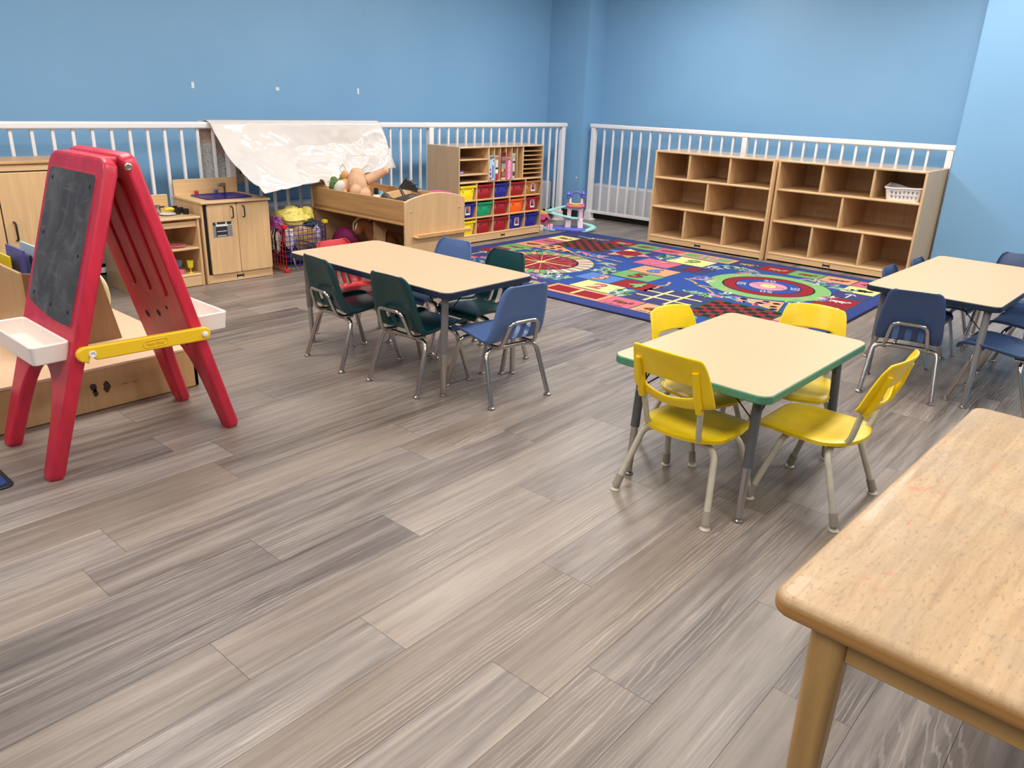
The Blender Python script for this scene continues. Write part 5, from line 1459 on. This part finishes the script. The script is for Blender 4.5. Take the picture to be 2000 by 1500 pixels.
# ------------------------------------------------------------------ toy castle in the corner
def castle():
    t = thing('toy_castle', 'small pink toy castle with blue turrets and aqua ramps in the corner', 'toy', (-5.03, 6.83, 0), math.atan2(.6, .8))
    pk = mat('pale_pink_castle', (240, 186, 196), .4); hp = mat('hot_pink_castle', (226, 96, 146), .4); bl = mat('periwinkle_castle', (96, 104, 196), .4); aq = mat('aqua_ramp', (160, 220, 214), .4); ye = mat('yellow_castle', (236, 206, 90), .4); sk = mat('sky_blue_castle', (110, 180, 226), .4); wh = mat('pink_white_castle', (244, 224, 226), .4)
    q = MB(); q.prism([(-.30, -.10), (-.16, -.13), (.03, -.16), (.12, -.12), (.14, .02), (.05, .09), (-.28, .08), (-.34, .0)], 0, .030); q.build('base', bl, t, bevel=.008)
    # lower arch
    arch = [(-.088, .02), (-.088, .255), (.080, .255), (.080, .02), (.038, .02), (.040, .12)]
    for i in range(1, 10):
        a = PI * i / 10
        arch.append((-.003 + .043 * math.cos(a), .19 + .045 * math.sin(a)))
    arch += [(-.046, .12), (-.048, .02)]
    q = MB(); q.prism(arch, -.028, .028, 'xz'); q.build('tower_arch', pk, t, bevel=.004)
    q = MB(); q.prism([(-.105, .02), (-.100, .11), (-.042, .115), (-.040, .09), (-.044, .02)], -.040, .034, 'xz'); q.prism([(.034, .02), (.026, .11), (.030, .125), (.085, .12), (.092, .02)], -.042, .034, 'xz'); q.build('tower_foot', wh, t, bevel=.004)
    q = MB(); q.box(-.100, -.042, .245, .092, .042, .285); q.tube([(-.10, -.046, .265), (-.05, -.05, .252), (0, -.052, .248), (.05, -.05, .252), (.092, -.046, .265)], .012, 8); q.build('balcony', hp, t, bevel=.005)
    q = MB(); q.tube([(-.058, -.055, .287), (0, -.062, .280), (.052, -.055, .287)], .009, 8); q.tube([(-.058, -.055, .268), (0, -.062, .262), (.052, -.055, .268)], .006, 8); q.build('balcony_rail', ye, t)
    q = MB()
    for x in (-.062, .062): q.lathe([(.013, .285), (.012, .34)], (x, 0, 0), 12)
    q.build('post', wh, t)
    for x, dz in ((-.085, 0), (.072, .012)):
        q = MB(); q.lathe([(.006, .325 + dz), (.026, .338 + dz), (.026, .345 + dz), (.018, .348 + dz), (.017, .372 + dz), (.030, .376 + dz), (.012, .402 + dz), (.004, .410 + dz), (.005, .414 + dz), (.001, .440 + dz)], (x, 0, 0), 14); q.build('turret', bl, t)
    q = MB(); q.tube([(-.055 + .11 * (1 - math.cos(PI * i / 10)) / 2, 0, .345 + .06 * math.sin(PI * i / 10)) for i in range(11)], [.012] * 11, 8); q.tube([(-.035, 0, .385), (-.01, 0, .43)], [.004, .001], 6); q.build('crown_arch', bl, t)
    def ramp(pts, nm, w=.030):
        q = MB()
        P = [Vector(p) for p in pts]
        L = []
        for i, p in enumerate(P):
            d = (P[min(i + 1, len(P) - 1)] - P[max(0, i - 1)]); d.z = 0; d.normalize()
            n = Vector((-d.y, d.x, 0))
            L.append([p + n * w + Vector((0, 0, .014)), p + n * (w - .005) + Vector((0, 0, .0)), p - n * (w - .005), p - n * w + Vector((0, 0, .014))])
        vs = [v for r in L for v in r]
        fs = [(4 * i + k, 4 * i + k + 1, 4 * i + k + 5, 4 * i + k + 4) for i in range(len(P) - 1) for k in range(3)]
        q.add(vs, fs); q.build(nm, aq, t, solid=.004)
    ramp([(-.085, -.005, .250), (-.15, .0, .232), (-.22, .0, .212), (-.27, -.005, .196), (-.295, -.03, .186)], 'upper_ramp')
    ramp([(-.295, -.03, .183), (-.26, -.06, .172), (-.19, -.065, .158), (-.11, -.06, .142), (-.03, -.055, .128), (.045, -.05, .125)], 'middle_ramp')
    ramp([(.085, .0, .07), (.14, .01, .055), (.19, -.01, .045), (.205, -.06, .034), (.17, -.11, .022), (.11, -.15, .008), (.08, -.165, .004)], 'lower_ramp')
    # little cottage at the left end
    q = MB(); q.prism([(-.40, .10), (-.385, .165), (-.30, .165), (-.262, .105), (-.275, .10), (-.31, .135), (-.33, .098)], -.075, .02, 'xz'); q.build('cottage_roof', hp, t, bevel=.004)
    q = MB(); q.prism([(-.385, .02), (-.385, .12), (-.345, .12), (-.34, .07), (-.32, .12), (-.29, .12), (-.295, .02), (-.32, .02), (-.33, .06), (-.35, .06), (-.352, .02)], -.04, .012, 'xz'); q.build('cottage_wall', hp, t, bevel=.003)
    q = MB(); q.box(-.40, -.07, .163, -.30, .015, .186); q.box(-.385, -.05, .186, -.35, -.01, .20); q.build('cottage_ledge', ye, t, bevel=.004)
    q = MB(); q.prism([(-.40, .0), (-.40, .075), (-.33, .035), (-.27, .03), (-.27, 0)], -.115, -.085, 'xz'); q.build('stair', ye, t, bevel=.003)
    q = MB(); q.box(-.395, -.165, 0, -.335, -.12, .055); q.build('stall', wh, t, bevel=.003)
    q = MB(); q.box(-.265, -.13, 0, -.235, -.10, .07); q.box(-.29, -.13, 0, -.27, -.10, .06); q.build('fence', pk, t, bevel=.003)
    q = MB(); q.ball((-.315, -.15, .02), .022, .02, .022); q.ball((-.24, -.165, .012), .04, .018, .012); q.build('shrub', sk, t)
castle()

# ------------------------------------------------------------------ ceiling lights and camera
def lights():
    dm = mat('light_diffuser', (250, 248, 240), .5)
    dm.node_tree.nodes['Principled BSDF'].inputs['Emission Color'].default_value = (1, .97, .93, 1)
    dm.node_tree.nodes['Principled BSDF'].inputs['Emission Strength'].default_value = 6.0
    spots = [(x, y) for x in LX for y in LY]
    first = None
    for i, (x, y) in enumerate(spots):
        if first is None:
            first = thing('ceiling_light', 'white rectangular fluorescent ceiling troffer', 'ceiling light', (x, y, 2.75), 0, 'ceiling troffers')
            q = MB(); q.prism(rrect(-.31, -.615, .31, .615, .005, 2), -.014, 0); q.build('frame', M['white'], first)
            q = MB(); q.box(-.28, -.585, -.018, .28, .585, -.0145); q.build('diffuser', dm, first)
        else:
            c = dup(first); c.location = (x, y, 2.75)
        ld = bpy.data.lights.new('troffer_lamp', 'AREA'); ld.shape = 'RECTANGLE'; ld.size = .56; ld.size_y = 1.17; ld.energy = POWER * (1.35 if y > 6 else 1.0); ld.color = LCOL
        lo = bpy.data.objects.new('troffer_lamp', ld); COL.objects.link(lo); lo.location = (x, y, 2.728)
LX, LY, POWER, LCOL = (-4.0, -1.5, 1.2), (-1.2, 1.5, 4.0, 6.2), 31.0, (1, .955, .90)
lights()

W = bpy.data.worlds.new('World'); SC.world = W; W.use_nodes = True
W.node_tree.nodes['Background'].inputs[0].default_value = (.8, .86, .95, 1); W.node_tree.nodes['Background'].inputs[1].default_value = .05

yaw, pitch, roll = -.70740373, .35691017, .0381506
F = Vector((math.sin(yaw) * math.cos(pitch), math.cos(yaw) * math.cos(pitch), -math.sin(pitch)))
Rv = Vector((math.cos(yaw), -math.sin(yaw), 0)); U = Rv.cross(F)
R2 = Rv * math.cos(roll) + U * math.sin(roll); U2 = U * math.cos(roll) - Rv * math.sin(roll)
cd = bpy.data.cameras.new('camera'); cam = bpy.data.objects.new('camera', cd); COL.objects.link(cam)
m = Matrix.Identity(4); m.col[0][:3] = R2; m.col[1][:3] = U2; m.col[2][:3] = -F; m.col[3][:3] = (0, 0, 1.33)
cam.matrix_world = m
cd.sensor_width = 36; cd.lens = 27.0; cd.clip_start = .05; cd.clip_end = 60
SC.camera = cam
vs = SC.view_settings
vs.view_transform = 'Standard'; vs.look = 'None'; vs.gamma = 1; vs.use_curve_mapping = False; vs.exposure = 0.0
